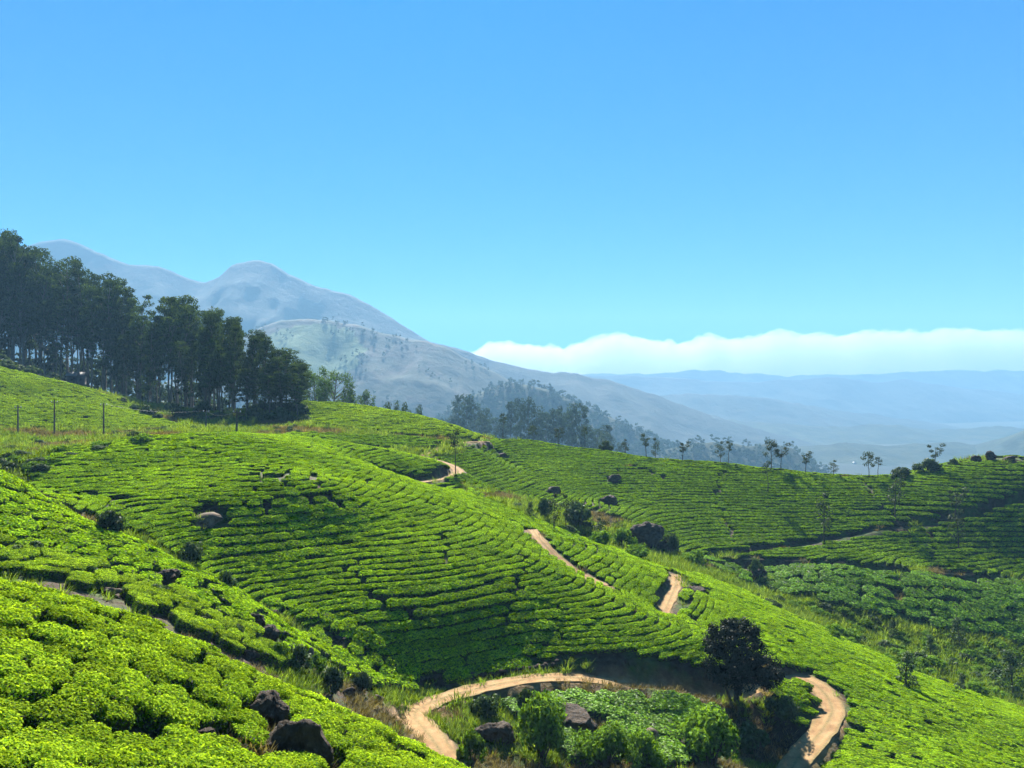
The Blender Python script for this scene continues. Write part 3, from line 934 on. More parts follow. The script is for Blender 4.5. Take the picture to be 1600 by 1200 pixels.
# px, py of foot, distance range, half sizes x y z in metres, yaw, sink, pale, label
ROCKS = [
 ((462,1200),(12,26),(0.9,0.8,1.0),0.5,0.75,0,'large dark boulder in the near tea slope, lower of the touching pair'),
 ((410,1140),(14,26),(0.62,0.6,0.66),1.2,0.38,0,'dark domed boulder in the near tea slope, upper of the touching pair'),
 ((318,1172),(12,26),(0.36,0.3,0.30),0.2,0.1,0,'small grey boulder left of the large pair in the near tea slope'),
 ((187,1178),(12,26),(0.26,0.2,0.16),0.7,0.05,1,'small pale stone between tea bushes at the bottom edge'),
 ((92,1010),(12,26),(0.30,0.2,0.13),0.1,0.0,1,'pale flat stone showing through the near tea'),
 ((397,985),(40,54),(0.62,0.5,0.6),0.4,0.15,0,'grey boulder at the top of the gully rocks beside the second slope'),
 ((418,1003),(40,54),(0.65,0.55,0.55),1.1,0.15,0,'dark sharp-edged boulder below the grey one in the gully rocks'),
 ((385,1018),(40,54),(0.45,0.4,0.35),2.0,0.1,1,'pale split boulder at the foot of the gully rocks'),
 ((390,1033),(40,54),(0.42,0.4,0.32),2.4,0.1,0,'low dark boulder lying at the gully edge below the pale one'),
 ((428,965),(40,56),(0.4,0.35,0.4),0.4,0.1,0,'slanted dark slab among bushes right of the gully rocks'),
 ((485,1040),(44,56),(0.3,0.3,0.6),0.4,0.1,1,'upright pale stone standing in the scrub below the gully rocks'),
 ((468,1030),(44,56),(0.4,0.35,0.3),1.4,0.08,1,'pale stone left of the upright one in the scrub'),
 ((545,1090),(46,58),(0.5,0.4,0.35),0.4,0.1,0,'brown stone at the lower end of the rocky gully'),
 ((590,1098),(46,58),(0.4,0.35,0.28),2.0,0.08,1,'pale stone lying near the lane hairpin'),
 ((530,1005),(50,60),(0.6,0.4,0.35),0.8,0.1,0,'dark stone at the foot of the main hill rows'),
 ((170,930),(40,56),(0.5,0.4,0.3),0.8,0.1,1,'brown stone in a bare gap of the second slope'),
 ((258,915),(40,54),(0.8,0.6,0.55),0.4,0.2,0,'flat dark outcrop between bushes of the second slope'),
 ((322,822),(52,80),(1.5,1.1,0.7),0.2,0.3,1,'brown weathered outcrop in the left face of the main hill'),
 ((770,1165),(40,56),(1.25,1.0,0.85),-0.4,0.25,0,'dark rounded boulder by the hairpin of the sandy lane'),
 ((905,1148),(40,56),(1.75,1.3,1.05),-0.35,0.3,0,'long dark slab boulder in the tea patch inside the lane bend'),
 ((1020,1168),(40,56),(0.75,0.6,0.65),0.3,0.15,1,'brown boulder between shrubs at the bottom centre'),
 ((1075,1172),(40,56),(0.7,0.55,0.45),0.9,0.15,0,'grey stone under the rounded shrub at the bottom'),
 ((962,755),(100,160),(1.25,1.0,0.95),0.3,0.2,0,'dark boulder in the far tea hill, upper of two'),
 ((950,790),(100,160),(1.5,1.1,1.0),0.1,0.2,0,'dark blocky boulder in the far tea hill, lower of two'),
 ((783,714),(100,160),(1.4,0.9,0.5),0.2,0.15,0,'low dark boulder high in the far tea hill beside the lane'),
 ((866,774),(100,160),(1.3,1.0,0.8),0.7,0.15,0,'grey rock at the edge of the far tea above the two slim trees'),
 ((1014,860),(92,125),(2.5,1.9,2.0),0.2,0.4,0,'huge dark boulder in the gully at the foot of the far hill'),
 ((1040,866),(92,125),(1.9,1.5,1.0),0.8,0.2,0,'low sloping rock leaning against the huge gully boulder'),
 ((1183,905),(90,112),(1.5,1.1,0.75),0.1,0.2,0,'grey outcrop at the upper edge of the dark tea patch'),
 ((1093,928),(70,95),(1.0,0.7,0.5),0.1,0.15,0,'dark flat rock in the bright slope right of the short path'),
 ((1528,722),(120,140),(0.9,0.7,0.6),0.0,0.05,0,'leftmost of the dark boulders on the far hilltop'),
 ((1550,720),(120,140),(1.2,0.8,0.85),0.5,0.05,0,'tallest of the dark boulders on the far hilltop'),
 ((1580,722),(120,140),(1.3,0.8,0.55),0.2,0.05,0,'flat long boulder at the right end of the far hilltop'),
]
for i, (pp, yr, sz, yaw, sink, pale, lab) in enumerate(ROCKS):
    h = hit(pp[0], pp[1], *yr) or on_ground(pp[0], (yr[0] + yr[1]) / 2)
    me = rockpale[i % 3] if pale else rockmesh[i % 5]
    o = obj('boulder', me, None, (h[0], h[1] + sz[1] * 0.6, h[2] + sz[2] * 0.75 - sink), (0.1 * (i % 3 - 1), 0.12 * (i % 4 - 1.5), yaw), sz)
    tag(o, lab, 'rock')
    BARE.append((h[0], h[1] + sz[1] * 0.6, max(sz[0], sz[1]) * 1.0 + 0.15))
h = hit(385, 1195, 12, 24)
BARE.append((h[0], h[1], 0.75)); BARE.append((h[0] + 0.25, h[1] + 1.0, 0.6))

# ------------------------------------------------------------------ tea
POLY_A = [(-260,900),(0,925),(120,950),(250,995),(350,1042),(450,1087),(560,1130),(640,1172),(800,1252),(800,1450),(-260,1450)]
x, y, tx, ty = hex_field([POLY_A], 11.5, 25.2, (-28, 4, 11, 26), 0.80, 41, 0.75, 0.26, 0.03)
pos, e, scl, idx = bush_frames(x, y, tx, ty, 0.92, 0.90, 0.78, 5)
px, py = proj(pos[:, 0], pos[:, 1], pos[:, 2])
infr = (px > -70) & (py < 1310)
order = np.argsort(pos[:, 1])
order = [i for i in order if infr[i]]
ind = order[:300]; rest = order[300:]
print("near bushes", len(order), "individual", len(ind))
proto = None
for k, i in enumerate(ind):
    if proto is None:
        o = proto = obj('tea_bush', near_meshes[0])
        tag(o, 'leafy bright green tea bush in the closest slope at the lower left', 'tea bush', 'tea bushes of the nearest slope')
    else:
        o = proto.copy(); COL.objects.link(o)
    o.data = near_meshes[R.randrange(6)]
    o.location = pos[i]; o.rotation_euler = e[i]; o.scale = scl[i]
OCC.append(pos[:, :2])

FIELDS = []
near_src = [source('tea_bush_near', m_) for m_ in near_meshes[:4]]
def tea_field(name, label, xs, s3, seed, key, sources=None, extra=None):
    sy = s3[1] * (xs[4] if len(xs) > 4 else 1.0)
    p_, e_, s_, i_ = bush_frames(*xs[:4], s3[0], sy, s3[2], seed)
    if extra is not None:
        p_ = np.vstack([p_, extra[0]]); e_ = np.vstack([e_, extra[1]]); s_ = np.vstack([s_, extra[2]]); i_ = np.r_[i_, extra[3]]
    o = scatter(name, p_, e_, s_, i_, sources or SRC[key])
    tag(o, label, 'tea field', kind='stuff')
    OCC.append(p_[:, :2])
    print(name, len(p_))
    return o

# second slope
POLY_B = [(-200,640),(0,738),(60,785),(130,822),(190,850),(280,890),(380,938),(470,955),(560,975),(660,1060),(640,1080),(560,1075),(500,1030),(420,1050),(350,1040),(0,1100),(-200,1100)]
XB = hex_field([POLY_B], 40.9, 59, (-55, -2, 38, 59), 1.08, 42, 0.35, 0.24, 0.04)
kb = np.ones(len(XB[0]), bool)
pz = grid_at(GZ0, XB[0], XB[1]); qx, qy = proj(XB[0], XB[1], pz)
kb &= ~in_poly(qx, qy, [(130,790),(190,850),(250,878),(300,900),(370,935),(460,965),(520,985),(440,1000),(420,985),(300,915)]) | (XB[1] < 52)
XB = tuple(a[kb] for a in XB)
ex = (pos[rest], e[rest], scl[rest], idx[rest]) if len(rest) else None
pb, eb, sb, ib = bush_frames(*XB, 1.16, 1.12, 0.85, 6)
qx, qy = proj(pb[:, 0], pb[:, 1], pb[:, 2])
sight = np.array([(lambda h_: h_ is not None and h_[1] > y_ - 1.0)(hit(a_, b_ - 8, 14, 60)) for a_, b_, y_ in zip(qx, qy, pb[:, 1])])
vis = (qx > 0) & (qy < 1090) & sight
ob = [i for i in np.argsort(pb[:, 1]) if vis[i]][:300 - len(ind)]
for i in ob:
    o = proto.copy(); COL.objects.link(o)
    o.data = near_meshes[R.randrange(6)]
    o.location = pb[i]; o.rotation_euler = eb[i]; o.scale = sb[i]
    tag(o, 'light green tea bush low on the second slope, just above the nearest brow', 'tea bush', 'lowest tea bushes of the second slope')
OCC.append(pb[:, :2])
kb = np.ones(len(pb), bool); kb[ob] = False
XB = tuple(a[kb] for a in XB)
tea_field('tea_field', 'light green tea bushes on the second slope behind the nearest one', XB, (1.16, 1.12, 0.85), 6, 'mid', None, None)
if ex is not None:
    o = scatter('tea_field', *ex, near_src)
    tag(o, 'upper band of the nearest tea slope along its bright brow', 'tea field', kind='stuff')

# main hill
POLY_C = [(40,735),(100,708),(200,688),(340,679),(430,684),(470,676),(600,705),(712,728),(705,742),(630,752),(650,748),(700,750),(790,795),(870,828),(960,860),(1040,893),(1110,905),(1130,950),(1160,1000),(1175,1060),(1120,1070),(1050,1040),(980,1026),(880,1022),(800,1045),(730,1062),(650,1062),(600,1030),(520,996),(430,960),(395,945),(330,915),(280,875),(230,838),(150,808),(90,790),(55,765)]
XC = row_field([POLY_C], 53, 121, (-60, 30, 52, 122), 0.78, 0.85, 0.40, 61, 0.008, 0.15)
kc = (grid_at(ROADD, XC[0], XC[1]) > 1.0) | (XC[1] > 64)
XC = tuple(a[kc] for a in XC)
tea_field('tea_field', 'curved dark and bright tea rows covering the main hill', XC, (1.3, 0.93, 0.62), 7, 'mid')

# right slope
POLY_G = [(1100,905),(1160,925),(1230,960),(1330,1005),(1450,1062),(1600,1112),(1800,1170),(1800,1500),(1200,1500),(1230,1205),(1240,1195),(1200,1060),(1215,1045),(1150,1010),(1125,960)]
XG = row_field([POLY_G], 44, 93, (15, 75, 43, 93), 0.72, 0.95, 1.0, 62, 0.02, 0.3, (0.762, -0.648))
kg = ~((XG[1] < 60) & (proj(XG[0], XG[1], grid_at(GZ0, XG[0], XG[1]))[0] < 1245) & (proj(XG[0], XG[1], grid_at(GZ0, XG[0], XG[1]))[1] > 1100))
XG = tuple(a[kg] for a in XG)
tea_field('tea_field', 'sunlit tea rows sweeping down the right slope below the lone tree', XG, (1.4, 0.93, 0.55), 8, 'mid')

# dark patch across the gully
POLY_I = [(1085,872),(1300,886),(1700,918),(1800,1030),(1600,1005),(1500,985),(1400,968),(1250,935),(1170,915)]
XI = hex_field([POLY_I], 90, 104, (20, 100, 88, 105), 1.8, 43, 0.1, 0.16, 0.03)
tea_field('tea_field', 'dark bluish-green tea patch across the overgrown gully', XI, (1.95, 1.8, 1.0), 9, 'dark')

# far hill
POLY_K = [(640,716),(720,712),(745,690),(830,684),(950,700),(1100,716),(1300,736),(1400,740),(1480,726),(1600,708),(1800,690),(1800,925),(1600,903),(1300,877),(1060,865),(1010,845),(985,815),(940,800),(870,792),(800,775),(760,768),(700,752),(722,742)]
XK = row_field([POLY_K], 104, 168, (-25, 125, 103, 168), 0.84, 1.2, 0.38, 63, 0.004, 0.06)
tea_field('tea_field', 'fine straight tea rows on the far hill below the skyline trees', XK, (1.9, 0.84, 0.6), 10, 'far')

# terraces
POLY_N = [(478,628),(560,630),(650,646),(760,682),(742,688),(620,680),(500,664),(478,662)]
XN = row_field([POLY_N], 128, 160, (-45, 0, 127, 160), 1.0, 1.1, 0.25, 64, 0.03)
tea_field('tea_field', 'small light green tea knoll right of the eucalyptus grove', XN, (1.6, 0.96, 0.8), 11, 'far_light')
POLY_L = [(480,680),(560,684),(690,686),(700,696),(640,703),(560,699),(500,690)]
XL = row_field([POLY_L], 117, 129, (-35, 0, 116, 129), 0.95, 1.1, 0.2, 65, 0.03)
tea_field('tea_field', 'narrow shaded tea terrace between the hairpin lane and the light knoll', XL, (1.6, 0.92, 0.8), 12, 'far')
POLY_P = [(-150,560),(0,575),(60,588),(120,602),(180,625),(245,655),(290,668),(240,672),(0,668),(-150,668)]
XP = hex_field([POLY_P], 116, 160, (-112, -45, 115, 160), 1.1, 44, 0.2, 0.22, 0.02)
tea_field('tea_field', 'bright yellow-green tea meadow below the eucalyptus grove', XP, (1.28, 1.22, 0.7), 13, 'far_light')

# patch inside the bend of the lane
POLY_V = [(790,1072),(850,1062),(950,1066),(1040,1086),(1110,1100),(1140,1150),(1110,1200),(1000,1200),(900,1190),(830,1140),(780,1110)]
XV = hex_field([POLY_V], 44, 59, (-5, 25, 43, 60), 1.2, 45, 0.3, 0.24, 0.05)
kv = grid_at(ROADD, XV[0], XV[1]) > 1.5
XV = tuple(a[kv] for a in XV)
tea_field('tea_field', 'loose dark tea bushes inside the bend of the sandy lane', XV, (1.45, 1.4, 0.9), 14, 'dark')
# little spur between the two arms of the lane
POLY_W = [(1216,1060),(1240,1052),(1272,1068),(1258,1105),(1220,1120)]
XW = hex_field([POLY_W], 50, 64, (15, 32, 50, 64), 1.0, 46, 0.3, 0.24, 0.0)
tea_field('tea_field', 'small green tea spur between the two ends of the lane bend', XW, (1.2, 1.15, 0.7), 15, 'mid')
OCCA = np.vstack(OCC)
# ------------------------------------------------------------------ trees and shrubs
def tube_np(pts_, rads, sides=6):
    pts_ = np.asarray(pts_, float); n_ = len(pts_)
    T = np.gradient(pts_, axis=0); T /= np.linalg.norm(T, axis=1, keepdims=True) + 1e-9
    up = np.where(np.abs(T[:, 2:3]) > 0.9, np.array([[1.0, 0, 0]]), np.array([[0, 0, 1.0]]))
    a = np.cross(T, up); a /= np.linalg.norm(a, axis=1, keepdims=True) + 1e-9
    b_ = np.cross(T, a)
    th = np.linspace(0, 2 * np.pi, sides, endpoint=False)
    v = pts_[:, None] + np.asarray(rads)[:, None, None] * (np.cos(th)[None, :, None] * a[:, None] + np.sin(th)[None, :, None] * b_[:, None])
    f = []
    for i in range(n_ - 1):
        for j in range(sides):
            f.append((i * sides + j, i * sides + (j + 1) % sides, (i + 1) * sides + (j + 1) % sides, (i + 1) * sides + j))
    return v.reshape(-1, 3), np.array(f)

class Geo:
    def __init__(self): self.v = []; self.f = []; self.n = 0
    def add(self, v, f):
        self.v.append(v); self.f.append(f + self.n); self.n += len(v)
    def mesh(self, name, m, smooth_shade=True):
        return mesh_np(name, np.vstack(self.v), np.vstack(self.f), [m], smooth_shade=smooth_shade)

def foliage_mesh(name, clumps, per, size, leafmat, seed, squash=0.75, pale_top=0.8, droop=0.0):
    """clumps: rows of (x, y, z, r)"""
    r = np.random.default_rng(seed)
    cen, nor, yg = [], [], []
    for (cx, cy_, cz, cr) in clumps:
        k = max(6, int(per * r.uniform(0.7, 1.3)))
        d = r.normal(size=(k, 3)); d /= np.linalg.norm(d, axis=1, keepdims=True)
        q = r.uniform(0.25, 1, k) ** 0.5
        p = d * q[:, None] * cr; p[:, 2] *= squash
        p += r.normal(0, 0.07 * cr, p.shape)
        p[:, 2] -= droop * cr * (np.hypot(p[:, 0], p[:, 1]) / cr) ** 2
        cen.append(p + np.array([cx, cy_, cz])); nor.append(d + np.array([0, 0, 0.4]) + r.normal(0, 0.55, d.shape))
        yg.append(np.clip(0.5 * (d[:, 2] * q + 0.3) * pale_top + r.uniform(-0.1, 0.25, k), 0, 1))  # paler towards each clump's top; on eucalyptus this paints in the sunlit side
    cen = np.vstack(cen); nor = np.vstack(nor); yg = np.concatenate(yg)
    v, f = leaves_np(cen, nor, size, size * 0.6, seed + 3)
    col = np.zeros((len(v), 3)); col[:, 0] = np.repeat(yg, 4); col[:, 1] = np.repeat(r.uniform(0, 1, len(cen)), 4)
    return mesh_np(name, v, f, [leafmat], None, col)

def tree_meshes(seed, h, tr, profile, nclump, cr, per, size, leafmat, bark, z0=0.35, squash=0.75, lean=0.0, limb=0.11, sides=6):
    """profile(t): crown radius at relative height t of the crown (0 bottom .. 1 top)"""
    r = np.random.default_rng(seed)
    nseg = 9
    t = np.linspace(0, 1, nseg)
    bend = np.cumsum(r.normal(0, 0.012 * h, (nseg, 2)), axis=0) * t[:, None]
    tp = np.stack([bend[:, 0] + lean * h * t ** 1.5, bend[:, 1], t * h * 0.93 - 0.3], 1)
    g = Geo()
    g.add(*tube_np(tp, tr * (1 - 0.82 * t) + 0.01, sides))
    cl = []
    for k in range(nclump):
        u = (k + r.uniform(0, 1)) / nclump
        z = h * (z0 + (1 - z0) * (0.04 + 0.93 * u))
        R_ = profile(u)
        a = k * 2.4 + r.uniform(-0.7, 0.7)
        q = R_ * r.uniform(0.35, 1.0) ** 0.6
        bx = np.interp(z / h, t * 0.93, tp[:, 0]); by = np.interp(z / h, t * 0.93, tp[:, 1])
        c_ = np.array([bx + math.cos(a) * q, by + math.sin(a) * q, z])
        cl.append((c_[0], c_[1], c_[2], cr * r.uniform(0.7, 1.25)))
        zb = max(h * z0 * 0.6, z - h * 0.10 - q * 0.5)
        b0 = np.array([np.interp(zb / h, t * 0.93, tp[:, 0]), np.interp(zb / h, t * 0.93, tp[:, 1]), zb])
        mid = b0 * 0.45 + c_ * 0.55 + np.array([0, 0, -0.04 * h * 0.3])
        rb = limb * (1 - 0.5 * u)
        g.add(*tube_np([b0, mid, c_], [rb, rb * 0.7, rb * 0.3], 4))
    return g.mesh('trunk', bark), foliage_mesh('crown', cl, per, size, leafmat, seed + 50, squash)

def make_tree(name, meshes):
    root = empty(name)
    obj('trunk', meshes[0], root)
    obj('crown', meshes[1], root)
    return root

class Kind:
    """several forms of one kind of tree; place() gives the form itself first, then copies"""
    def __init__(self, name, meshes):
        self.name = name; self.meshes = meshes; self.protos = [None] * len(meshes); self.k = 0
    def place(self, loc, scl, rz, label, cat, group=None, form=None):
        i = self.k % len(self.meshes) if form is None else form
        self.k += 1
        if self.protos[i] is None:
            root = self.protos[i] = make_tree(self.name, self.meshes[i])
        else:
            root = copy_tree(self.protos[i])
        root.location = loc; root.rotation_euler = (0, 0, rz)
        root.scale = scl if hasattr(scl, '__len__') else (scl,) * 3
        for key in ("label", "category", "group"):
            if key in root: del root[key]
        return tag(root, label, cat, group)

euc_prof = lambda u: 2.1 * (0.5 + 0.65 * math.sin(math.pi * min(1, u * 0.8 + 0.2)))
EUC = Kind('eucalyptus_tree', [tree_meshes(300 + i, 22.0, 0.24, euc_prof, 27 + 3 * (i % 3), 1.3, 130, 0.42, M['euc'], M['bark'], 0.22 + 0.1 * (i % 3), 0.6) for i in range(6)])
EUCTALL = Kind('eucalyptus_tree', [tree_meshes(330 + i, 22.0, 0.22, lambda u: 0.9 + 1.9 * u * (1.25 - u) * 2, 18, 1.15, 120, 0.42, M['euc'], M['bark'], 0.50, 0.6) for i in range(4)])
FAR = Kind('tall_tree', [tree_meshes(350 + i, 22.0, 0.25, lambda u: 3.4 * (0.6 + 0.5 * math.sin(math.pi * u)), 20, 1.9, 60, 0.8, M['far_leaf'], M['bark_dark'], 0.3 + 0.1 * (i % 2), 0.7) for i in range(4)])
BROAD = Kind('broadleaf_tree', [tree_meshes(370 + i, 9.0, 0.22, lambda u: 3.6 * math.sqrt(max(0.05, 1 - (u * 1.5 - 0.6) ** 2 * 0.9)), 34, 1.25, 130, 0.33, M['green_leaf'], M['bark'], 0.15, 0.8) for i in range(2)])
DARKB = Kind('broadleaf_tree', [tree_meshes(380 + i, 6.0, 0.18, lambda u: 2.0 * math.sqrt(max(0.05, 1 - (u * 1.6 - 0.7) ** 2 * 0.9)), 18, 0.9, 110, 0.3, M['shrub_dark'], M['bark'], 0.15, 0.8) for i in range(2)])
OAK = Kind('silver_oak_tree', [
    tree_meshes(400, 5.0, 0.075, lambda u: 0.9, 8, 0.55, 70, 0.24, M['oak_leaf'], M['bark_dark'], 0.45, 0.75, 0, 0.025),
    tree_meshes(401, 5.0, 0.07, lambda u: 0.6, 7, 0.5, 70, 0.22, M['oak_leaf'], M['bark_dark'], 0.35, 0.9, 0, 0.025),
    tree_meshes(402, 5.0, 0.08, lambda u: 1.2 * u + 0.3, 8, 0.5, 60, 0.24, M['oak_leaf'], M['bark_dark'], 0.5, 0.7, 0.02, 0.025),
    tree_meshes(403, 5.0, 0.065, lambda u: 0.45, 5, 0.42, 60, 0.22, M['oak_leaf'], M['bark_dark'], 0.62, 0.8, 0.0, 0.02)])
CONE = Kind('young_tree', [tree_meshes(420 + i, 4.0, 0.07, lambda u: 1.0 * (1 - u) + 0.12, 16, 0.48, 80, 0.2, M['shrub_dark'], M['bark_dark'], 0.05, 0.8, 0, 0.02) for i in range(2)])

def shrub_meshes(seed, leafmat, size=0.16, nclump=12, per=90):
    r = np.random.default_rng(seed)
    cl = []
    g = Geo()
    for k in range(nclump):
        a = r.uniform(0, 6.28); el = r.uniform(0.12, 1.0)
        q = math.cos(el * 1.5) * r.uniform(0.35, 0.8)
        c_ = np.array([math.cos(a) * q, math.sin(a) * q, 0.18 + 0.62 * math.sin(el * 1.5) * r.uniform(0.7, 1.0)])
        cl.append((*c_, r.uniform(0.2, 0.36)))
        g.add(*tube_np([[0, 0, -0.1], c_ * [0.5, 0.5, 0.55], c_], [0.03, 0.02, 0.008], 4))
    return g.mesh('stems', M['bark_dark']), foliage_mesh('leaves', cl, per, size, leafmat, seed + 9, 0.85, 0.9)
class ShrubKind(Kind):
    def place(self, *a, **k):
        return Kind.place(self, *a, **k)
def make_shrub(name, meshes):
    root = empty(name); obj('stems', meshes[0], root); obj('foliage', meshes[1], root); return root
_mt = make_tree
def make_tree(name, meshes):
    return make_shrub(name, meshes) if 'shrub' in name else _mt(name, meshes)
SHRUB = Kind('shrub', [shrub_meshes(500 + i, M['shrub']) for i in range(4)])
SHRUBD = Kind('shrub', [shrub_meshes(520 + i, M['shrub_dark']) for i in range(4)])
SHRUBN = Kind('shrub', [shrub_meshes(540 + i, M['shrub'], 0.10, 18, 190) for i in range(3)])

# --- eucalyptus grove
sky_px = [-120, 0, 45, 110, 160, 185, 215, 300, 350, 375, 440, 485]
sky_py = [345, 352, 378, 402, 425, 445, 462, 462, 485, 500, 545, 575]
base_px = [-120, 0, 60, 120, 180, 240, 300, 360, 420, 485]
base_Y = [206, 205, 203, 198, 190, 178, 160, 146, 141, 142]
GROVE = 'eucalyptus trees of the grove'
rg = random.Random(77)
cnt = 0
for row in range(6):
    nrow = 22 if row < 4 else 17
    for k in range(nrow):
        px_ = -75 + (k + rg.uniform(0.15, 0.85)) * (555.0 / nrow)
        if px_ > 474: continue
        Y = float(np.interp(px_, base_px, base_Y)) + 1.5 + row * 5.0 + rg.uniform(-1.5, 1.5)
        loc = on_ground(px_, Y)
        top_py = float(np.interp(px_, sky_px, sky_py)) + (rg.uniform(25, 75) if row == 0 else rg.choice([0, 6, 14, 26, 42, 60]))
        ztop = (600 - top_py) / F * Y
        hgt = max(8.0, ztop - loc[2])
        if row == 0 and px_ < 200: hgt *= rg.uniform(0.75, 1.0)
        kind = EUCTALL if (px_ < 290 and rg.random() < 0.55) else EUC
        s = hgt / 22.0
        w = min(1.5, max(0.75, s)) * rg.uniform(0.8, 1.1)
        kind.place((loc[0], loc[1], loc[2]), (w, w, s), rg.uniform(0, 6.28), 'tall dark eucalyptus tree standing in the dense grove on the left hillside', 'tree', GROVE)
        BARE.append((loc[0], loc[1], 0.5)); cnt += 1
print("grove", cnt)

# --- hazy trees behind the far hill
rg = random.Random(78)
topR_px = [690, 715, 735, 765, 800, 830, 850, 880, 900, 930, 960, 1000, 1060]
topR_py = [640, 612, 608, 622, 622, 618, 612, 640, 622, 650, 668, 690, 705]
for k in range(30):
    px_ = 692 + k * 9.6 + rg.uniform(-4, 4)
    Y = 400 + rg.uniform(0, 70)
    loc = on_ground(px_, Y)
    tp = float(np.interp(px_, topR_px, topR_py)) + rg.choice([2, 6, 18, 30, 42])
    hgt = max(7.0, (600 - tp) / F * Y - loc[2])
    s = hgt / 22.0; w = min(1.1, max(0.55, s))
    FAR.place(loc, (w, w, s), rg.uniform(0, 6.28), 'hazy grey-green tree in the wood rising behind the far tea hill', 'tree', 'trees of the hazy wood')

# --- trees behind the light knoll
for px_, Y, tp, kind, form, lab in [
    (520, 178, 582, BROAD, 0, 'light green broad tree beside the right end of the eucalyptus grove'),
    (492, 186, 577, BROAD, 1, 'dark-trunked leafy tree touching the right end of the grove'),
    (570, 196, 612, DARKB, 0, 'small round dark tree standing alone behind the light tea knoll'),
    (543, 182, 612, DARKB, 1, 'low bushy tree under the light green broad tree'),
    (628, 205, 630, DARKB, 0, 'little dark tree on the skyline of the light tea knoll'),
    (605, 215, 634, DARKB, 1, 'small bushy tree left of the little dark one on the knoll skyline'),
    (655, 225, 640, DARKB, 1, 'faint small tree right of the little dark one behind the knoll')]:
    loc = on_ground(px_, Y)
    h0 = 9.0 if kind is BROAD else 6.0
    s = max(0.4, ((600 - tp) / F * Y - loc[2]) / h0)
    kind.place(loc, (min(s, 1.15),) * 2 + (s,), px_, lab, 'tree', None, form)

# --- slim shade trees on and above the far hill: px, foot py or distance, top py
SK = [
 (833, 156.5, 668, 0, 'slim dark tree at the left end of the far hill skyline'),
 (786, 154, 652, 3, 'bare pole-like tree where the far hill meets the light knoll'),
 (872, 153.5, 672, 0, 'second slim tree from the left on the far hill skyline'),
 (914, 151, 672, 3, 'slim tree with a small tuft, third on the far hill skyline'),
 (977, 147.5, 690, 1, 'dark narrow tree before the hazy wood, next to a dark bush'),
 (1010, 145, 683, 2, 'forked umbrella-shaped tree on the far hill skyline'),
 (1024, 150, 690, 1, 'paler tree just right of the forked umbrella-shaped one'),
 (1066, 140.5, 694, 2, 'leaning bushy tree standing alone right of the umbrella-shaped pair'),
 (1126, 138, 695, 1, 'left trunk of the twin trees on the far skyline'),
 (1138, 138, 695, 3, 'right trunk of the twin trees on the far skyline'),
 (1205, 135, 693, 0, 'taller tree of the dense dark pair on the far skyline'),
 (1220, 134.6, 698, 2, 'spreading tree of the dense dark pair on the far skyline'),
 (1258, 133.4, 711, 2, 'small flat-topped tree right of the dense dark pair'),
 (1303, 132.6, 723, 1, 'tiny tree alone near the dip of the far skyline'),
 (1358, 131.5, 711, 0, 'left tree of the group in the dip of the far skyline'),
 (1372, 131.5, 719, 3, 'right tree of the group in the dip of the far skyline'),
 (1460, 131.5, 699, 2, 'wind-bent tree above the grey bush on the far skyline'),
 (1200, (772), 728, 3, 'thin tree growing in the far tea rows below the dense dark pair'),
 (1288, (852), 782, 1, 'pale feathery tree at the slanting road of the far hill'),
 (1405, (795), 745, 3, 'thin tree with a dark shadow at its foot in the far rows'),
 (1398, (812), 752, 1, 'faint feathery tree beside the stepped gap in the far rows'),
 (1492, (818), 770, 2, 'thin feathery tree just above the slanting road'),
 (1498, (862), 806, 1, 'pale feathery tree casting a long shadow low in the far rows'),
 (866, (832), 780, 1, 'left of the two slim trees by the path in the gully'),
 (884, (830), 781, 1, 'right of the two slim trees by the path in the gully'),
 (938, (852), 815, 1, 'small feathery tree among the gully shrubs'),
 (712, (742), 683, 3, 'thin dark tree on the outer edge of the hairpin lane'),
]
for i, (px_, yy, tp, form, lab) in enumerate(SK):
    if yy > 400:
        loc = hit(px_, yy, 85, 160)
    else:
        loc = on_ground(px_, yy)
    Y = loc[1]
    s = max(0.3, ((600 - tp) / F * Y - loc[2]) / 5.0)
    OAK.place(loc, (max(0.9, min(1.45, s * 1.15)),) * 2 + (s * 1.15,), i * 1.3, lab, 'tree', None, form)

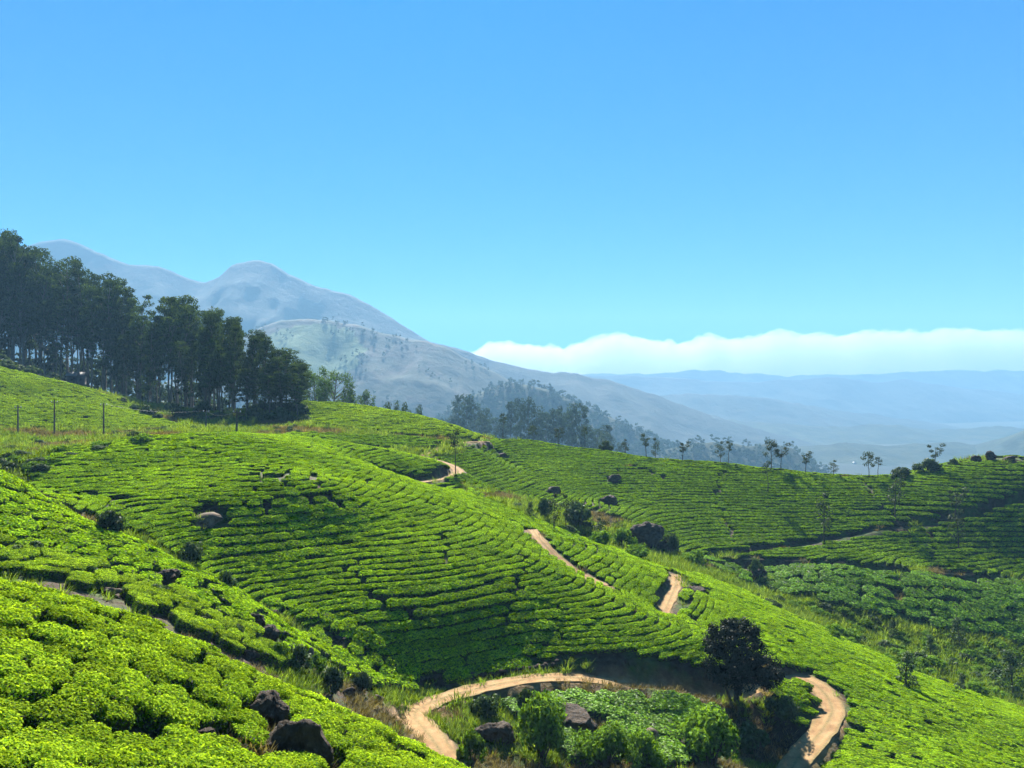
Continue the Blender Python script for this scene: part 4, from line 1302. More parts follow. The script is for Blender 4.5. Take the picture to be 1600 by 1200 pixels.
# --- named shrubs: px, foot py, distance range, width px, height px, kind, label
SH = [
 (1408,(131,),42,18,SHRUBD,'sparse dark bush in the dip of the far skyline'),
 (1448,(131.8,),48,24,SHRUBD,'grey rounded bush on the far skyline under the wind-bent tree'),
 (1490,(131.8,),16,12,SHRUBD,'tiny bush left of the hilltop boulders'),
 (945,(149,),26,18,SHRUBD,'low dark bush at the edge of the hazy wood'),
 (1050,868,(92,118),34,36,SHRUBD,'rounded dark bush at the right side of the huge gully boulder'),
 (905,828,(90,118),60,42,SHRUBD,'broad grey-green bush in the gully behind the two slim trees'),
 (975,862,(90,118),50,34,SHRUB,'light green bush left of the huge gully boulder'),
 (850,815,(88,118),40,34,SHRUBD,'bush in the gully left of the two slim trees'),
 (940,868,(88,118),46,26,SHRUB,'light bush at the foot of the small feathery gully tree'),
 (1000,884,(86,118),60,24,SHRUB,'low bushes edge below the huge gully boulder'),
 (1090,886,(86,112),50,22,SHRUB,'grassy bush between the boulder and the dark tea patch'),
 (1185,905,(86,112),26,30,SHRUBD,'dark upright bush beside the outcrop of the dark tea patch'),
 (848,1205,(40,52),115,105,SHRUBN,'tall light green leafy shrub at the bottom centre'),
 (950,1215,(40,52),100,70,SHRUBN,'wide leafy shrub at the bottom edge right of the tall one'),
 (1010,1210,(40,52),70,60,SHRUBN,'leafy shrub in front of the brown boulder'),
 (1120,1212,(40,52),130,90,SHRUBN,'rounded dome-shaped shrub at the bottom right of the tea patch'),
 (735,1200,(40,52),60,60,SHRUB,'scrubby bush between hairpin and dark rounded boulder'),
 (820,1120,(44,58),40,40,SHRUBD,'dark bush beside the lane at the left of the tea patch'),
 (755,1128,(44,58),60,36,SHRUBD,'brownish scrub on the inner side of the lane hairpin'),
 (515,1090,(44,60),50,44,SHRUBD,'dark round shrub at the end of the gully above the near slope'),
 (455,1072,(44,60),56,40,SHRUBD,'dark shrub below the gully rocks'),
 (560,1085,(44,60),50,36,SHRUBD,'scrub by the start of the stone wall'),
 (495,1060,(44,60),44,36,SHRUB,'grey-green shrub between gully rocks and tea'),
 (430,1040,(40,60),44,34,SHRUB,'green shrub right of the low dark gully boulder'),
 (290,885,(50,68),50,40,SHRUBD,'dark shrub in the grassy gully below the brown outcrop'),
 (160,842,(50,68),60,44,SHRUBD,'dark shrub at the head of the grassy gully'),
 (345,935,(50,68),40,34,SHRUBD,'shrub at the foot of the main hill above the second slope'),
 (1230,1160,(44,56),70,50,SHRUBD,'dark shrub in the shade under the lane bend'),
 (1180,1190,(44,56),70,50,SHRUBD,'shaded shrub below the lone tree at the bottom edge'),
]
for i, s_ in enumerate(SH):
    if len(s_) == 6:
        px_, (Y,), wpx, hpx, kind, lab = s_
        loc = on_ground(px_, Y)
    else:
        px_, fy, yr, wpx, hpx, kind, lab = s_
        loc = hit(px_, fy, *yr) or on_ground(px_, sum(yr) / 2)
        loc = (loc[0], loc[1] + 0.3 * wpx / F * loc[1], loc[2])
        loc = (loc[0], loc[1], float(Zat(np.array([loc[0]]), np.array([loc[1]]))[0]))
    w = wpx / F * loc[1] / 1.75; hh = hpx / F * loc[1] / 0.95
    kind.place(loc, (w, w, hh), i * 1.1, lab, 'shrub')
CN = [
 (1415,1076,58,'tall dark young conifer-like tree in the middle of the overgrown gully'),
 (1500,1012,46,'slim dark young tree at the upper right of the overgrown gully'),
 (1453,1030,36,'short dark young tree between the two larger gully ones'),
 (1500,1086,34,'small young tree near the bright edge of the right slope'),
 (1583,1088,72,'grey spreading young tree at the right edge of the gully'),
 (1395,1000,30,'little pale young tree high in the overgrown gully'),
 (828,812,28,'small dark young tree left of the two slim trees by the path'),
]
for i, (px_, fy, hpx, lab) in enumerate(CN):
    loc = hit(px_, fy, 60, 112) or on_ground(px_, 80)
    s = hpx / F * loc[1] / 4.0
    CONE.place(loc, (s * 1.15, s * 1.15, s), i, lab, 'tree')

# --- scrub of the overgrown gully and of the strip under the meadow
rg = random.Random(91)
def scatter_shrubs(poly, y0, y1, n_, w0, w1, kinds, label, group, flat=0.8):
    xs_ = [p[0] for p in poly]; ys_ = [p[1] for p in poly]
    k = 0; tries = 0
    while k < n_ and tries < n_ * 30:
        tries += 1
        a, b_ = rg.uniform(min(xs_), max(xs_)), rg.uniform(min(ys_), max(ys_))
        if not in_poly(np.array([a]), np.array([b_]), poly)[0]: continue
        loc = hit(a, b_, y0, y1)
        if loc is None: continue
        w = rg.uniform(w0, w1)
        rg.choice(kinds).place(loc, (w, w, w * flat * rg.uniform(0.7, 1.2)), rg.uniform(0, 6.28), label, 'shrub', group); k += 1
scatter_shrubs([(1120,905),(1260,945),(1400,985),(1600,1015),(1640,1100),(1560,1100),(1420,1060),(1300,1000),(1180,935)], 72, 100, 150, 0.55, 1.5, [SHRUB, SHRUB, SHRUB, SHRUBD], 'low wild shrub in the overgrown gully between the two tea slopes', 'scrub of the overgrown gully')
scatter_shrubs([(0,690),(190,680),(260,690),(120,712),(40,760),(0,760)], 64, 118, 34, 0.7, 1.5, [SHRUBD, SHRUBD, SHRUB], 'dull scrub bush in the brown strip below the bright tea meadow', 'scrub of the brown strip', 0.7)
scatter_shrubs([(190,676),(470,668),(470,682),(340,680),(200,690)], 108, 134, 34, 0.7, 1.2, [SHRUBD], 'dark hedge bush along the track behind the main hill crest', 'hedge bushes behind the crest', 0.75)
scatter_shrubs([(0,578),(120,606),(250,660),(480,670),(480,640),(250,630),(120,585),(0,560)], 140, 215, 60, 1.0, 2.8, [SHRUBD], 'dark undergrowth bush at the feet of the eucalyptus trees', 'undergrowth of the grove', 0.9)
scatter_shrubs([(0,870),(150,905),(300,965),(430,1030),(560,1100),(540,1060),(420,1000),(300,945),(150,885),(0,850)], 36, 46, 34, 0.5, 0.9, [SHRUBD], 'dark scrub bush in the dip between the nearest and the second slope', 'scrub behind the nearest brow', 0.8)
scatter_shrubs([(800,790),(1000,850),(1060,880),(960,860),(860,830)], 90, 112, 22, 0.6, 1.3, [SHRUB, SHRUBD], 'wild shrub in the gully behind the bright hill crest', 'scrub behind the crest')

# --- the lone dusky tree
def lone_tree(loc, s):
    r = np.random.default_rng(9)
    g = Geo()
    g.add(*tube_np([[0, 0, -0.5], [0.05, 0, 0.8], [0.0, 0.05, 1.8], [-0.1, 0, 2.8]], [0.3, 0.22, 0.19, 0.15], 8))
    g.add(*tube_np([[-0.25, 0, -0.4], [-0.7, 0.1, 0.9], [-1.1, 0.1, 1.9]], [0.13, 0.1, 0.07], 6))
    cl = []
    for k in range(165):
        for _ in range(60):
            x_, y_, z_ = r.uniform(-2.7, 3.9), r.uniform(-2.6, 2.6), r.uniform(0.8, 6.9)
            a = ((x_ + 0.2) / 2.4) ** 2 + (y_ / 2.3) ** 2 + ((z_ - 4.2) / 2.65) ** 2
            b_ = ((x_ - 2.35) / 1.45) ** 2 + (y_ / 1.5) ** 2 + ((z_ - 2.65) / 1.3) ** 2
            c_ = ((x_ + 1.5) / 1.2) ** 2 + (y_ / 1.4) ** 2 + ((z_ - 2.9) / 1.2) ** 2
            d_ = ((x_ - 0.4) / 1.9) ** 2 + (y_ / 1.7) ** 2 + ((z_ - 2.2) / 1.5) ** 2
            if min(a, b_, c_, d_) < 1 and min(a, b_, c_) > 0.12: break
        cl.append((x_, y_, z_, r.uniform(0.32, 0.68)))
        if k % 4 == 0:
            b0 = np.array([-0.05, 0, r.uniform(1.6, 2.8)]); c0 = np.array([x_, y_, z_])
            g.add(*tube_np([b0, b0 * 0.5 + c0 * 0.5 + [0, 0, -0.15], c0], [0.09, 0.06, 0.02], 4))
    root = empty('lone_tree', loc, 0.0, s)
    obj('trunk', g.mesh('trunk', M['bark_dark']), root)
    obj('crown', foliage_mesh('crown', cl, 110, 0.21, M['purple_leaf'], 77, 0.8, 0.9), root)
    return tag(root, 'broad dusky dark tree standing alone on the lane bend', 'tree')
loc = hit(1150, 1098, 50, 64)
lone_tree(loc, 0.90)

# ------------------------------------------------------------------ grass between the tea
def tuft_mesh(name, seed, m, nb=46, h=0.5, spread=0.32):
    r = np.random.default_rng(seed)
    a = r.uniform(0, 6.28, nb); q = spread * np.sqrt(r.uniform(0, 1, nb))
    base = np.stack([np.cos(a) * q, np.sin(a) * q, np.full(nb, -0.05)], 1)
    d = np.stack([np.cos(a) * r.uniform(0.1, 0.9, nb), np.sin(a) * r.uniform(0.1, 0.9, nb), np.ones(nb)], 1) + r.normal(0, 0.2, (nb, 3))
    d /= np.linalg.norm(d, axis=1, keepdims=True)
    L = h * r.uniform(0.5, 1.2, nb)
    side = np.stack([-np.sin(a), np.cos(a), np.zeros(nb)], 1) * 0.025
    v = np.empty((nb, 4, 3))
    v[:, 0] = base - side; v[:, 1] = base + side
    tip = base + d * L[:, None]; tip[:, :2] += d[:, :2] * L[:, None] * 0.3; tip[:, 2] -= 0.1 * L
    v[:, 2] = tip + side * 0.35; v[:, 3] = tip - side * 0.35
    col = np.zeros((nb * 4, 3)); col[:, 0] = np.repeat(r.uniform(0, 1, nb), 4); col[:, 1] = np.repeat(r.uniform(0, 1, nb), 4)
    return mesh_np(name, v.reshape(-1, 3), np.arange(nb * 4).reshape(nb, 4), [m], None, col)
TUFT = [source('grass_tuft', tuft_mesh('grass_tuft', 600 + i, M['grass'])) for i in range(3)]
TUFTD = [source('dry_tuft', tuft_mesh('dry_tuft', 610 + i, M['dry'])) for i in range(3)]
occ = np.zeros(GX.shape, bool)
oi_ = ((OCCA[:, 0] - FX0) / ST).round().astype(int); oj_ = ((OCCA[:, 1] - FY0) / ST).round().astype(int)
for di in (-1, 0, 1):
    for dj in (-1, 0, 1):
        occ[np.clip(oj_ + dj, 0, len(gy) - 1), np.clip(oi_ + di, 0, len(gx) - 1)] = True
_gy, _gx = np.gradient(GZ, ST); STEEP = np.hypot(_gx, _gy)
def free_points(n_, seed, y0, y1, clear=0.0):
    r = np.random.default_rng(seed)
    yy = r.uniform(y0, y1, n_ * 8); pxx = r.uniform(-120, 1720, n_ * 8)
    xx = (pxx - 800) / F * yy
    k = (xx > FX0 + 1) & (xx < FX1 - 1); xx, yy = xx[k], yy[k]
    i = ((xx - FX0) / ST).round().astype(int); j = ((yy - FY0) / ST).round().astype(int)
    k = ~occ[j, i] & (ROADD[j, i] > clear) & (STEEP[j, i] < 0.75)
    zz = GZ[j, i]; a, b_ = proj(xx, yy, zz)
    k &= (b_ < 1260)
    for pl, ya, yb in ((POLY_C, 53, 121), (POLY_K, 106, 168), (POLY_G, 44, 93), (POLY_I, 90, 104), (POLY_P, 116, 160), (POLY_N, 128, 160), (POLY_B, 38, 50)):
        k &= ~(in_poly(a, b_, pl) & (yy > ya) & (yy < yb) & (r.uniform(0, 1, len(xx)) > 0.12))
    return xx[k][:n_], yy[k][:n_]
def grass(name, label, xs, sc, seed, src, dmin=0.0):
    r = np.random.default_rng(seed)
    x_, y_ = xs
    n_ = len(x_)
    s_ = sc * (0.6 + y_ / 90.0) * r.uniform(0.6, 1.5, n_)
    p_ = np.stack([x_, y_, grid_at(GZ, x_, y_) - 0.02], 1)
    e_ = np.stack([r.normal(0, 0.1, n_), r.normal(0, 0.1, n_), r.uniform(0, 6.28, n_)], 1)
    o = scatter(name, p_, e_, np.repeat(s_[:, None], 3, 1), r.integers(0, 3, n_), src)
    tag(o, label, 'grass', kind='stuff'); print(name, n_)
xs = free_points(16000, 71, 12, 160, -0.1)
pn = fbm(xs[0] / 6, xs[1] / 6, 3, 55)
pz_ = grid_at(GZ0, *xs); qx, qy = proj(xs[0], xs[1], pz_)
lushk = grid_at(LUSH, *xs) > 0.5
dryk = (pn > 0.16) & ~lushk
grass('grass', 'green wild grass in the gullies and between the fields', (xs[0][~dryk], xs[1][~dryk]), 0.8, 72, TUFT)
grass('dry_grass', 'dry straw-coloured grass on the banks and beside the lane', (xs[0][dryk], xs[1][dryk]), 0.62, 73, TUFTD)

# dry grass around the near boulders
h = hit(400, 1190, 12, 24)
r = np.random.default_rng(5)
x_ = h[0] + r.normal(0, 0.55, 90); y_ = h[1] + 0.4 + r.normal(0, 0.6, 90)
o = scatter('dry_grass', np.stack([x_, y_, grid_at(GZ, x_, y_)], 1), np.stack([r.normal(0, .15, 90), r.normal(0, .15, 90), r.uniform(0, 6, 90)], 1), np.full((90, 3), 0.9) * r.uniform(0.6, 1.2, (90, 1)), r.integers(0, 3, 90), TUFTD)
tag(o, 'rusty dry grass beside the large near boulders', 'grass', kind='stuff')

# ------------------------------------------------------------------ stone wall under the tea beside the lane
wall = empty('stone_wall', tuple(ROADLINE['lane'][0]))
tag(wall, 'rough dry-stone wall of dark stones along the lane below the main hill', 'wall')
wl_ = catmull([(560,1078,53.5),(620,1084,54.6),(700,1071,56.6),(760,1058,57.6),(820,1047,58.6),(868,1040,59.2)], 0.33)
stm = [rock_mesh('stone', 60 + i, M['rock'], 1, 0.3, 4) for i in range(4)]
rg = random.Random(4)
w0 = Vector(wall.location)
for i, p in enumerate(wl_):
    z = float(grid_at(GZ, p[0], p[1]))
    for lay in range(2):
        o = obj('stone', stm[rg.randrange(4)], wall)
        o.location = Vector((p[0] + rg.uniform(-.1, .1), p[1] + rg.uniform(-.12, .12) + 0.06 * lay, z + 0.08 + 0.24 * lay + rg.uniform(-.04, .04))) - w0
        o.rotation_euler = (rg.uniform(-.4, .4), rg.uniform(-.4, .4), rg.uniform(0, 6.28))
        s = rg.uniform(0.13, 0.24); o.scale = (s * 1.35, s * 1.05, s * 0.8)

# ------------------------------------------------------------------ poles, wire, hut
def pole(px_, fy, tpy, yr, label, white=False):
    loc = hit(px_, fy, *yr)
    Y = loc[1]
    hgt = (600 - tpy) / F * Y - loc[2]
    root = empty('utility_pole', loc)
    v, f = tube_np([[0, 0, -0.4], [0, 0, hgt * 0.5], [0, 0, hgt]], [0.13, 0.11, 0.085], 8)
    obj('post', mesh_np('post', v, f, [M['wood']], smooth_shade=True), root)
    v, f = tube_np([[-0.5, 0, hgt - 0.35], [0, 0, hgt - 0.35], [0.5, 0, hgt - 0.35]], [0.05, 0.05, 0.05], 5)
    obj('crossarm', mesh_np('crossarm', v, f, [M['wood']]), root)
    for s in (-0.42, 0.42):
        v, f = tube_np([[s, 0, hgt - 0.31], [s, 0, hgt - 0.2], [s, 0, hgt - 0.1]], [0.04, 0.055, 0.03], 6)
        obj('insulator', mesh_np('insulator', v, f, [M['white']]), root)
    if white:
        v, f = tube_np([[0, 0, 0.3], [0, 0, 1.0], [0, 0, 1.75]], [0.16, 0.158, 0.15], 10)
        obj('painted_band', mesh_np('painted_band', v, f, [M['white']]), root)
    tag(root, label, 'pole')
    return (loc[0], loc[1], loc[2] + hgt - 0.12)
tops = [pole(28, 680, 633, (85, 125), 'dark utility pole at the left edge below the tea meadow'),
        pole(85, 680, 625, (85, 125), 'slightly taller dark utility pole, second from the left edge'),
        pole(162, 682, 629, (85, 125), 'dark utility pole with a white painted foot'),
        pole(322, 675, 640, (100, 135), 'dark utility pole in front of the grove'),
        pole(370, 684, 640, (95, 135), 'dark utility pole at the crest of the main hill')]
for (a, b_), lab in (((2, 3), 'thin wire from the white-footed pole to the pole before the grove'), ((3, 4), 'thin wire between the two poles before the grove')):
    p0, p1 = np.array(tops[a]), np.array(tops[b_])
    t = np.linspace(0, 1, 14)[:, None]
    ln = p0 * (1 - t) + p1 * t; ln[:, 2] -= (4 * t * (1 - t))[:, 0] * 0.7
    v, f = tube_np(ln, np.full(14, 0.007), 4)
    tag(obj('wire', mesh_np('wire', v, f, [M['wire']])), lab, 'wire')

def box_np(x0, x1, y0, y1, z0, z1):
    v = np.array([(x, y, z) for z in (z0, z1) for y in (y0, y1) for x in (x0, x1)], float)
    f = np.array([(0, 2, 3, 1), (4, 5, 7, 6), (0, 1, 5, 4), (2, 6, 7, 3), (0, 4, 6, 2), (1, 3, 7, 5)])
    return v, f
def gable_np(w, d, z, rise, over=0.4, th=0.12):
    a, b_ = w / 2 + over, d / 2 + over
    g = Geo()
    for s in (-1, 1):
        v = np.array([(-a, s * b_, z - over * rise / (d / 2)), (a, s * b_, z - over * rise / (d / 2)), (a, 0, z + rise), (-a, 0, z + rise)], float)
        v = np.vstack([v, v + [0, 0, th]])
        g.add(v, np.array([(0, 1, 2, 3), (7, 6, 5, 4), (0, 4, 5, 1), (1, 5, 6, 2), (2, 6, 7, 3), (3, 7, 4, 0)]))
    return g
def house(name, loc, w, d, hgt, rise, rz, wallm, roofm, label, cat='house'):
    root = empty(name, loc, rz)
    v, f = box_np(-w / 2, w / 2, -d / 2, d / 2, -1.5, hgt)
    gw = Geo(); gw.add(v, f)
    obj('wall', gw.mesh('wall', wallm, False), root)
    obj('roof', gable_np(w, d, hgt, rise).mesh('roof', roofm, False), root)
    g = Geo(); g.add(*box_np(-0.5, 0.5, -d / 2 - 0.05, -d / 2 + 0.02, -0.1, min(2.0, hgt * 0.8)))
    obj('door', g.mesh('door', M['dark'], False), root)
    for s in (-1, 1):
        g = Geo(); g.add(*box_np(s * w * 0.3 - 0.5, s * w * 0.3 + 0.5, -d / 2 - 0.05, -d / 2 + 0.02, hgt * 0.4, hgt * 0.75))
        obj('window', g.mesh('window', M['dark'], False), root)
    return tag(root, label, cat)
loc = hit(110, 599, 130, 215)
house('hut', (loc[0], loc[1] + 3, loc[2] - 0.2), 3.6, 2.8, 2.3, 0.7, 0.2, M['wood'], M['tin'], 'small dark hut with a pale roof under the eucalyptus trees', 'hut')
# ------------------------------------------------------------------ hills and mountains
def hill_mat(name, dark, mid, pale, scale, patch=None):
    m, nt, out = mat(name)
    tc = N(nt, "ShaderNodeTexCoord")
    f = noise_tex(nt, scale, 9, 0.62, tc.outputs['Object'])
    c = ramp(nt, f, [(0.38, dark), (0.5, mid), (0.62, pale)])
    at = N(nt, "ShaderNodeAttribute", attribute_name="Col")
    sep = N(nt, "ShaderNodeSeparateColor"); nt.links.new(at.outputs['Color'], sep.inputs[0])
    if patch:
        c = mixc(nt, c, patch, sep.outputs[0])
    b = N(nt, "ShaderNodeBsdfPrincipled"); b.inputs['Roughness'].default_value = 0.95; b.inputs['Specular IOR Level'].default_value = 0.1
    nt.links.new(c, b.inputs['Base Color'])
    f2 = noise_tex(nt, scale * 2.2, 10, 0.65, tc.outputs['Object'])
    bp = N(nt, "ShaderNodeBump"); bp.inputs['Strength'].default_value = 0.4; bp.inputs['Distance'].default_value = 0.25 / scale
    nt.links.new(f2, bp.inputs['Height']); nt.links.new(bp.outputs[0], b.inputs['Normal'])
    nt.links.new(b.outputs[0], out.inputs['Surface'])
    return m
M['hill_near'] = hill_mat('scrub_hillside', (0.011, 0.02, 0.014), (0.026, 0.035, 0.022), (0.046, 0.041, 0.032), 0.012, (0.06, 0.10, 0.03))
M['hill_wood'] = hill_mat('wooded_hillside', (0.012, 0.02, 0.011), (0.02, 0.03, 0.014), (0.034, 0.042, 0.02), 0.02)
M['mount'] = hill_mat('mountain_side', (0.010, 0.017, 0.016), (0.019, 0.028, 0.025), (0.028, 0.034, 0.03), 0.006)

def mountain(name, label, sil, Y, front, back, m, seed, amp=0.16, nx=240, ny=70, base=-185.0, bow=0.0, patch=None):
    sp = np.array(sil, float)
    pxs = np.linspace(sp[0, 0], sp[-1, 0], nx)
    py_ = np.interp(pxs, sp[:, 0], sp[:, 1])
    ker = np.array([0, 1, 2, 1, 0.]); ker /= ker.sum()
    py_ = np.convolve(np.pad(py_, 2, mode='edge'), ker, 'valid')
    Yc = Y * (1 + bow * vnoise(pxs / 140.0, pxs * 0, seed))
    X = (pxs - 800) / F * Yc
    H = (600 - py_) / F * Yc
    H = H + Y * 0.0022 * fbm(pxs / 22.0, pxs * 0 + 3, 4, seed)
    t = np.concatenate([np.linspace(-1, 0, int(ny * 0.72), endpoint=False), np.linspace(0, 1, ny - int(ny * 0.72))])
    TT, XX = np.meshgrid(t, X, indexing='ij')
    HH = np.broadcast_to(H, TT.shape); YY = np.broadcast_to(Yc, TT.shape)
    d = np.abs(TT)
    y = np.where(TT < 0, YY + TT * front, YY + TT * back)
    prof = (1 - d) ** 1.15
    L = front
    sp_ = fbm(XX / (L * 0.22), y / (L * 0.5), 5, seed + 2)
    rid = 1 - 2 * np.abs(fbm(XX / (L * 0.3) + 0.25 * y / L, y / (L * 0.75), 4, seed + 5))
    z = base + (HH - base) * prof
    env = np.sin(np.pi * np.clip(d, 0, 1)) ** 0.8 * np.clip(d * 6, 0, 1)
    z = z + (HH - base).clip(30, None) * amp * env * (0.9 * rid - 0.55 + 0.5 * sp_)
    V = np.stack([XX.ravel(), y.ravel(), z.ravel()], 1)
    col = np.zeros((len(V), 3))
    if patch is not None:
        a, b_ = proj(V[:, 0], V[:, 1], V[:, 2])
        nz = fbm(V[:, 0] / 30, V[:, 1] / 30, 3, 8)
        col[:, 0] = ((((a - patch[0]) / patch[2]) ** 2 + ((b_ - patch[1]) / patch[3]) ** 2 + 0.35 * nz) < 1) * 1.0
    o = obj(name, mesh_np(name, V, grid_faces(nx, ny), [m], None, col, True))
    tag(o, label, 'mountain' if 'mountain' in name else 'hill', kind='structure')
    return V.reshape(ny, nx, 3)

T2 = mountain('mountain', 'blue hazy mountain with a pointed peak behind the grove', [(-420,470),(-300,430),(-150,400),(-40,392),(40,385),(65,378),(97,373),(125,380),(165,398),(200,413),(235,415),(262,420),(300,436),(318,441),(345,431),(362,413),(385,407),(405,405),(425,411),(450,428),(500,450),(545,458),(570,472),(600,490),(640,515),(668,533),(700,552),(760,590),(850,640),(950,690)], 2300, 800, 900, M['mount'], 3, 0.17, 420, 100)
T3 = mountain('mountain', 'blue hazy ridge falling to the right behind the scrub hill', [(480,530),(560,520),(640,527),(690,538),(720,546),(760,559),(800,570),(830,577),(860,582),(900,583),(930,590),(960,597),(1000,610),(1060,630),(1120,652),(1200,675),(1300,700),(1400,722)], 2000, 600, 600, M['mount'], 4, 0.15)
T3b = mountain('mountain', 'pale middle ridge over the valley', [(860,668),(930,640),(1000,622),(1050,616),(1120,617),(1200,622),(1260,632),(1300,640),(1420,655),(1500,668),(1600,678),(1750,690)], 2800, 600, 500, M['mount'], 5, 0.12)
T4 = mountain('mountain', 'long pale blue ridge across the right horizon', [(700,612),(780,598),(880,588),(940,588),(1000,587),(1060,590),(1120,597),(1180,598),(1230,593),(1290,589),(1340,594),(1380,597),(1420,593),(1450,598),(1500,605),(1560,612),(1600,616),(1700,610),(1900,596)], 3700, 600, 500, M['mount'], 6, 0.12)
T5 = mountain('mountain', 'faintest farthest ridge under the clouds', [(600,592),(800,588),(1000,584),(1100,578),(1180,584),(1230,588),(1320,585),(1400,582),(1500,578),(1600,580),(1700,575)], 4500, 450, 350, M['mount'], 7, 0.1)
T1 = mountain('scrub_hill', 'hazy scrub hill with a pale green clearing behind the tea', [(140,660),(250,600),(330,560),(390,522),(410,509),(440,500),(480,497),(520,500),(560,508),(600,520),(640,530),(665,534),(690,540),(720,555),(750,570),(790,592),(830,612),(880,640),(940,680)], 1550, 620, 500, M['hill_near'], 8, 0.15, 300, 90, -180, 0.0, (490, 545, 80, 40))
T1b = mountain('wooded_hill', 'dark wooded spur running down behind the hazy wood', [(640,690),(700,640),(750,612),(790,600),(820,601),(850,606),(880,618),(920,638),(960,656),(1010,680),(1060,702),(1100,722),(1150,750)], 1150, 320, 320, M['hill_wood'], 9, 0.1, 160, 60, -160)
T6 = mountain('wooded_hill', 'hazy wooded hillock in the valley behind the skyline trees', [(960,750),(1000,725),(1040,702),(1080,692),(1120,690),(1180,697),(1210,694),(1240,702),(1270,725),(1310,748),(1340,765)], 1000, 200, 230, M['hill_wood'], 10, 0.1, 140, 50, -150)
T7 = mountain('wooded_hill', 'pale hillside rising at the right edge of the valley', [(1440,765),(1500,735),(1550,706),(1600,677),(1680,640),(1780,610),(1900,600)], 1500, 420, 400, M['hill_wood'], 11, 0.1, 140, 50, -175)

T8 = mountain('wooded_hill', 'low hazy wooded ridge lying across the valley floor', [(1080,740),(1160,716),(1240,700),(1310,692),(1400,696),(1480,690),(1560,698),(1660,690),(1800,705)], 1650, 330, 350, M['hill_wood'], 12, 0.12, 200, 60, -175)
T9 = mountain('wooded_hill', 'pale blue ridge in the middle of the valley', [(960,690),(1040,668),(1120,656),(1200,660),(1290,668),(1380,662),(1460,672),(1560,666),(1680,676),(1800,668)], 2300, 420, 350, M['hill_wood'], 13, 0.12, 200, 60, -178)
# --- woods on the nearer hills (uncountable)
def lowtree(seed, h=11.0):
    r = np.random.default_rng(seed)
    cl = [(r.normal(0, 1.5), r.normal(0, 1.5), r.uniform(0.35, 0.95) * h, r.uniform(1.2, 2.2)) for _ in range(9)]
    return foliage_mesh('wood_tree', cl, 14, 1.7, M['far_leaf'], seed, 0.85)
LT = [source('wood_tree', lowtree(700 + i)) for i in range(4)]
def woods(V, n_, seed, label, thr=-1.0, sc=1.0, t0=0.15, ridge=0):
    r = np.random.default_rng(seed)
    ny, nx, _ = V.shape
    j = (r.uniform(t0, 0.76, n_) * (ny - 2)); i = r.uniform(0, nx - 2, n_)
    if ridge:
        j = np.r_[j, r.normal(0.72, 0.012, ridge) * (ny - 2)]; i = np.r_[i, r.uniform(0, nx - 2, ridge)]
    j0 = j.astype(int); i0 = i.astype(int); fj = (j - j0)[:, None]; fi = (i - i0)[:, None]
    p_ = (V[j0, i0] * (1 - fi) + V[j0, i0 + 1] * fi) * (1 - fj) + (V[j0 + 1, i0] * (1 - fi) + V[j0 + 1, i0 + 1] * fi) * fj
    k = fbm(p_[:, 0] / 70, p_[:, 1] / 70, 3, seed) > thr
    p_ = p_[k]; n2 = len(p_)
    s_ = sc * r.uniform(0.55, 1.25, n2)
    o = scatter('forest', p_, np.stack([np.zeros(n2), np.zeros(n2), r.uniform(0, 6.28, n2)], 1), np.repeat(s_[:, None], 3, 1), r.integers(0, 4, n2), LT)
    tag(o, label, 'forest', kind='stuff')
woods(T1b, 3200, 801, 'dark woodland covering the spur behind the hazy wood', -1, 0.85)
woods(T6, 900, 802, 'hazy woodland on the valley hillock', -1, 0.8)
woods(T1, 1500, 803, 'scattered woods on the hazy scrub hill', 0.16, 0.75, 0.3, 90)
# foot of the hazy wood
r = np.random.default_rng(804)
pxx = r.uniform(680, 1060, 620); yy = r.uniform(330, 640, 620); xx = (pxx - 800) / F * yy
zz = Zat(xx, yy)
o = scatter('forest', np.stack([xx, yy, zz], 1), np.stack([zz * 0, zz * 0, r.uniform(0, 6.28, 620)], 1), np.repeat(r.uniform(0.4, 0.8, 620)[:, None], 3, 1), r.integers(0, 4, 620), LT)
tag(o, 'dim undergrowth and small trees at the foot of the hazy wood', 'forest', kind='stuff')

# depth of the eucalyptus wood behind the grove
pxx = r.uniform(-140, 500, 420); yy = r.uniform(215, 290, 420); xx = (pxx - 800) / F * yy
zz = Zat(xx, yy)
o = scatter('forest', np.stack([xx, yy, zz], 1), np.stack([zz * 0, zz * 0, r.uniform(0, 6.28, 420)], 1), np.repeat(r.uniform(0.4, 0.9, 420)[:, None], 3, 1), r.integers(0, 4, 420), LT)
tag(o, 'dark thicket of trees deep behind the eucalyptus grove', 'forest', kind='stuff')

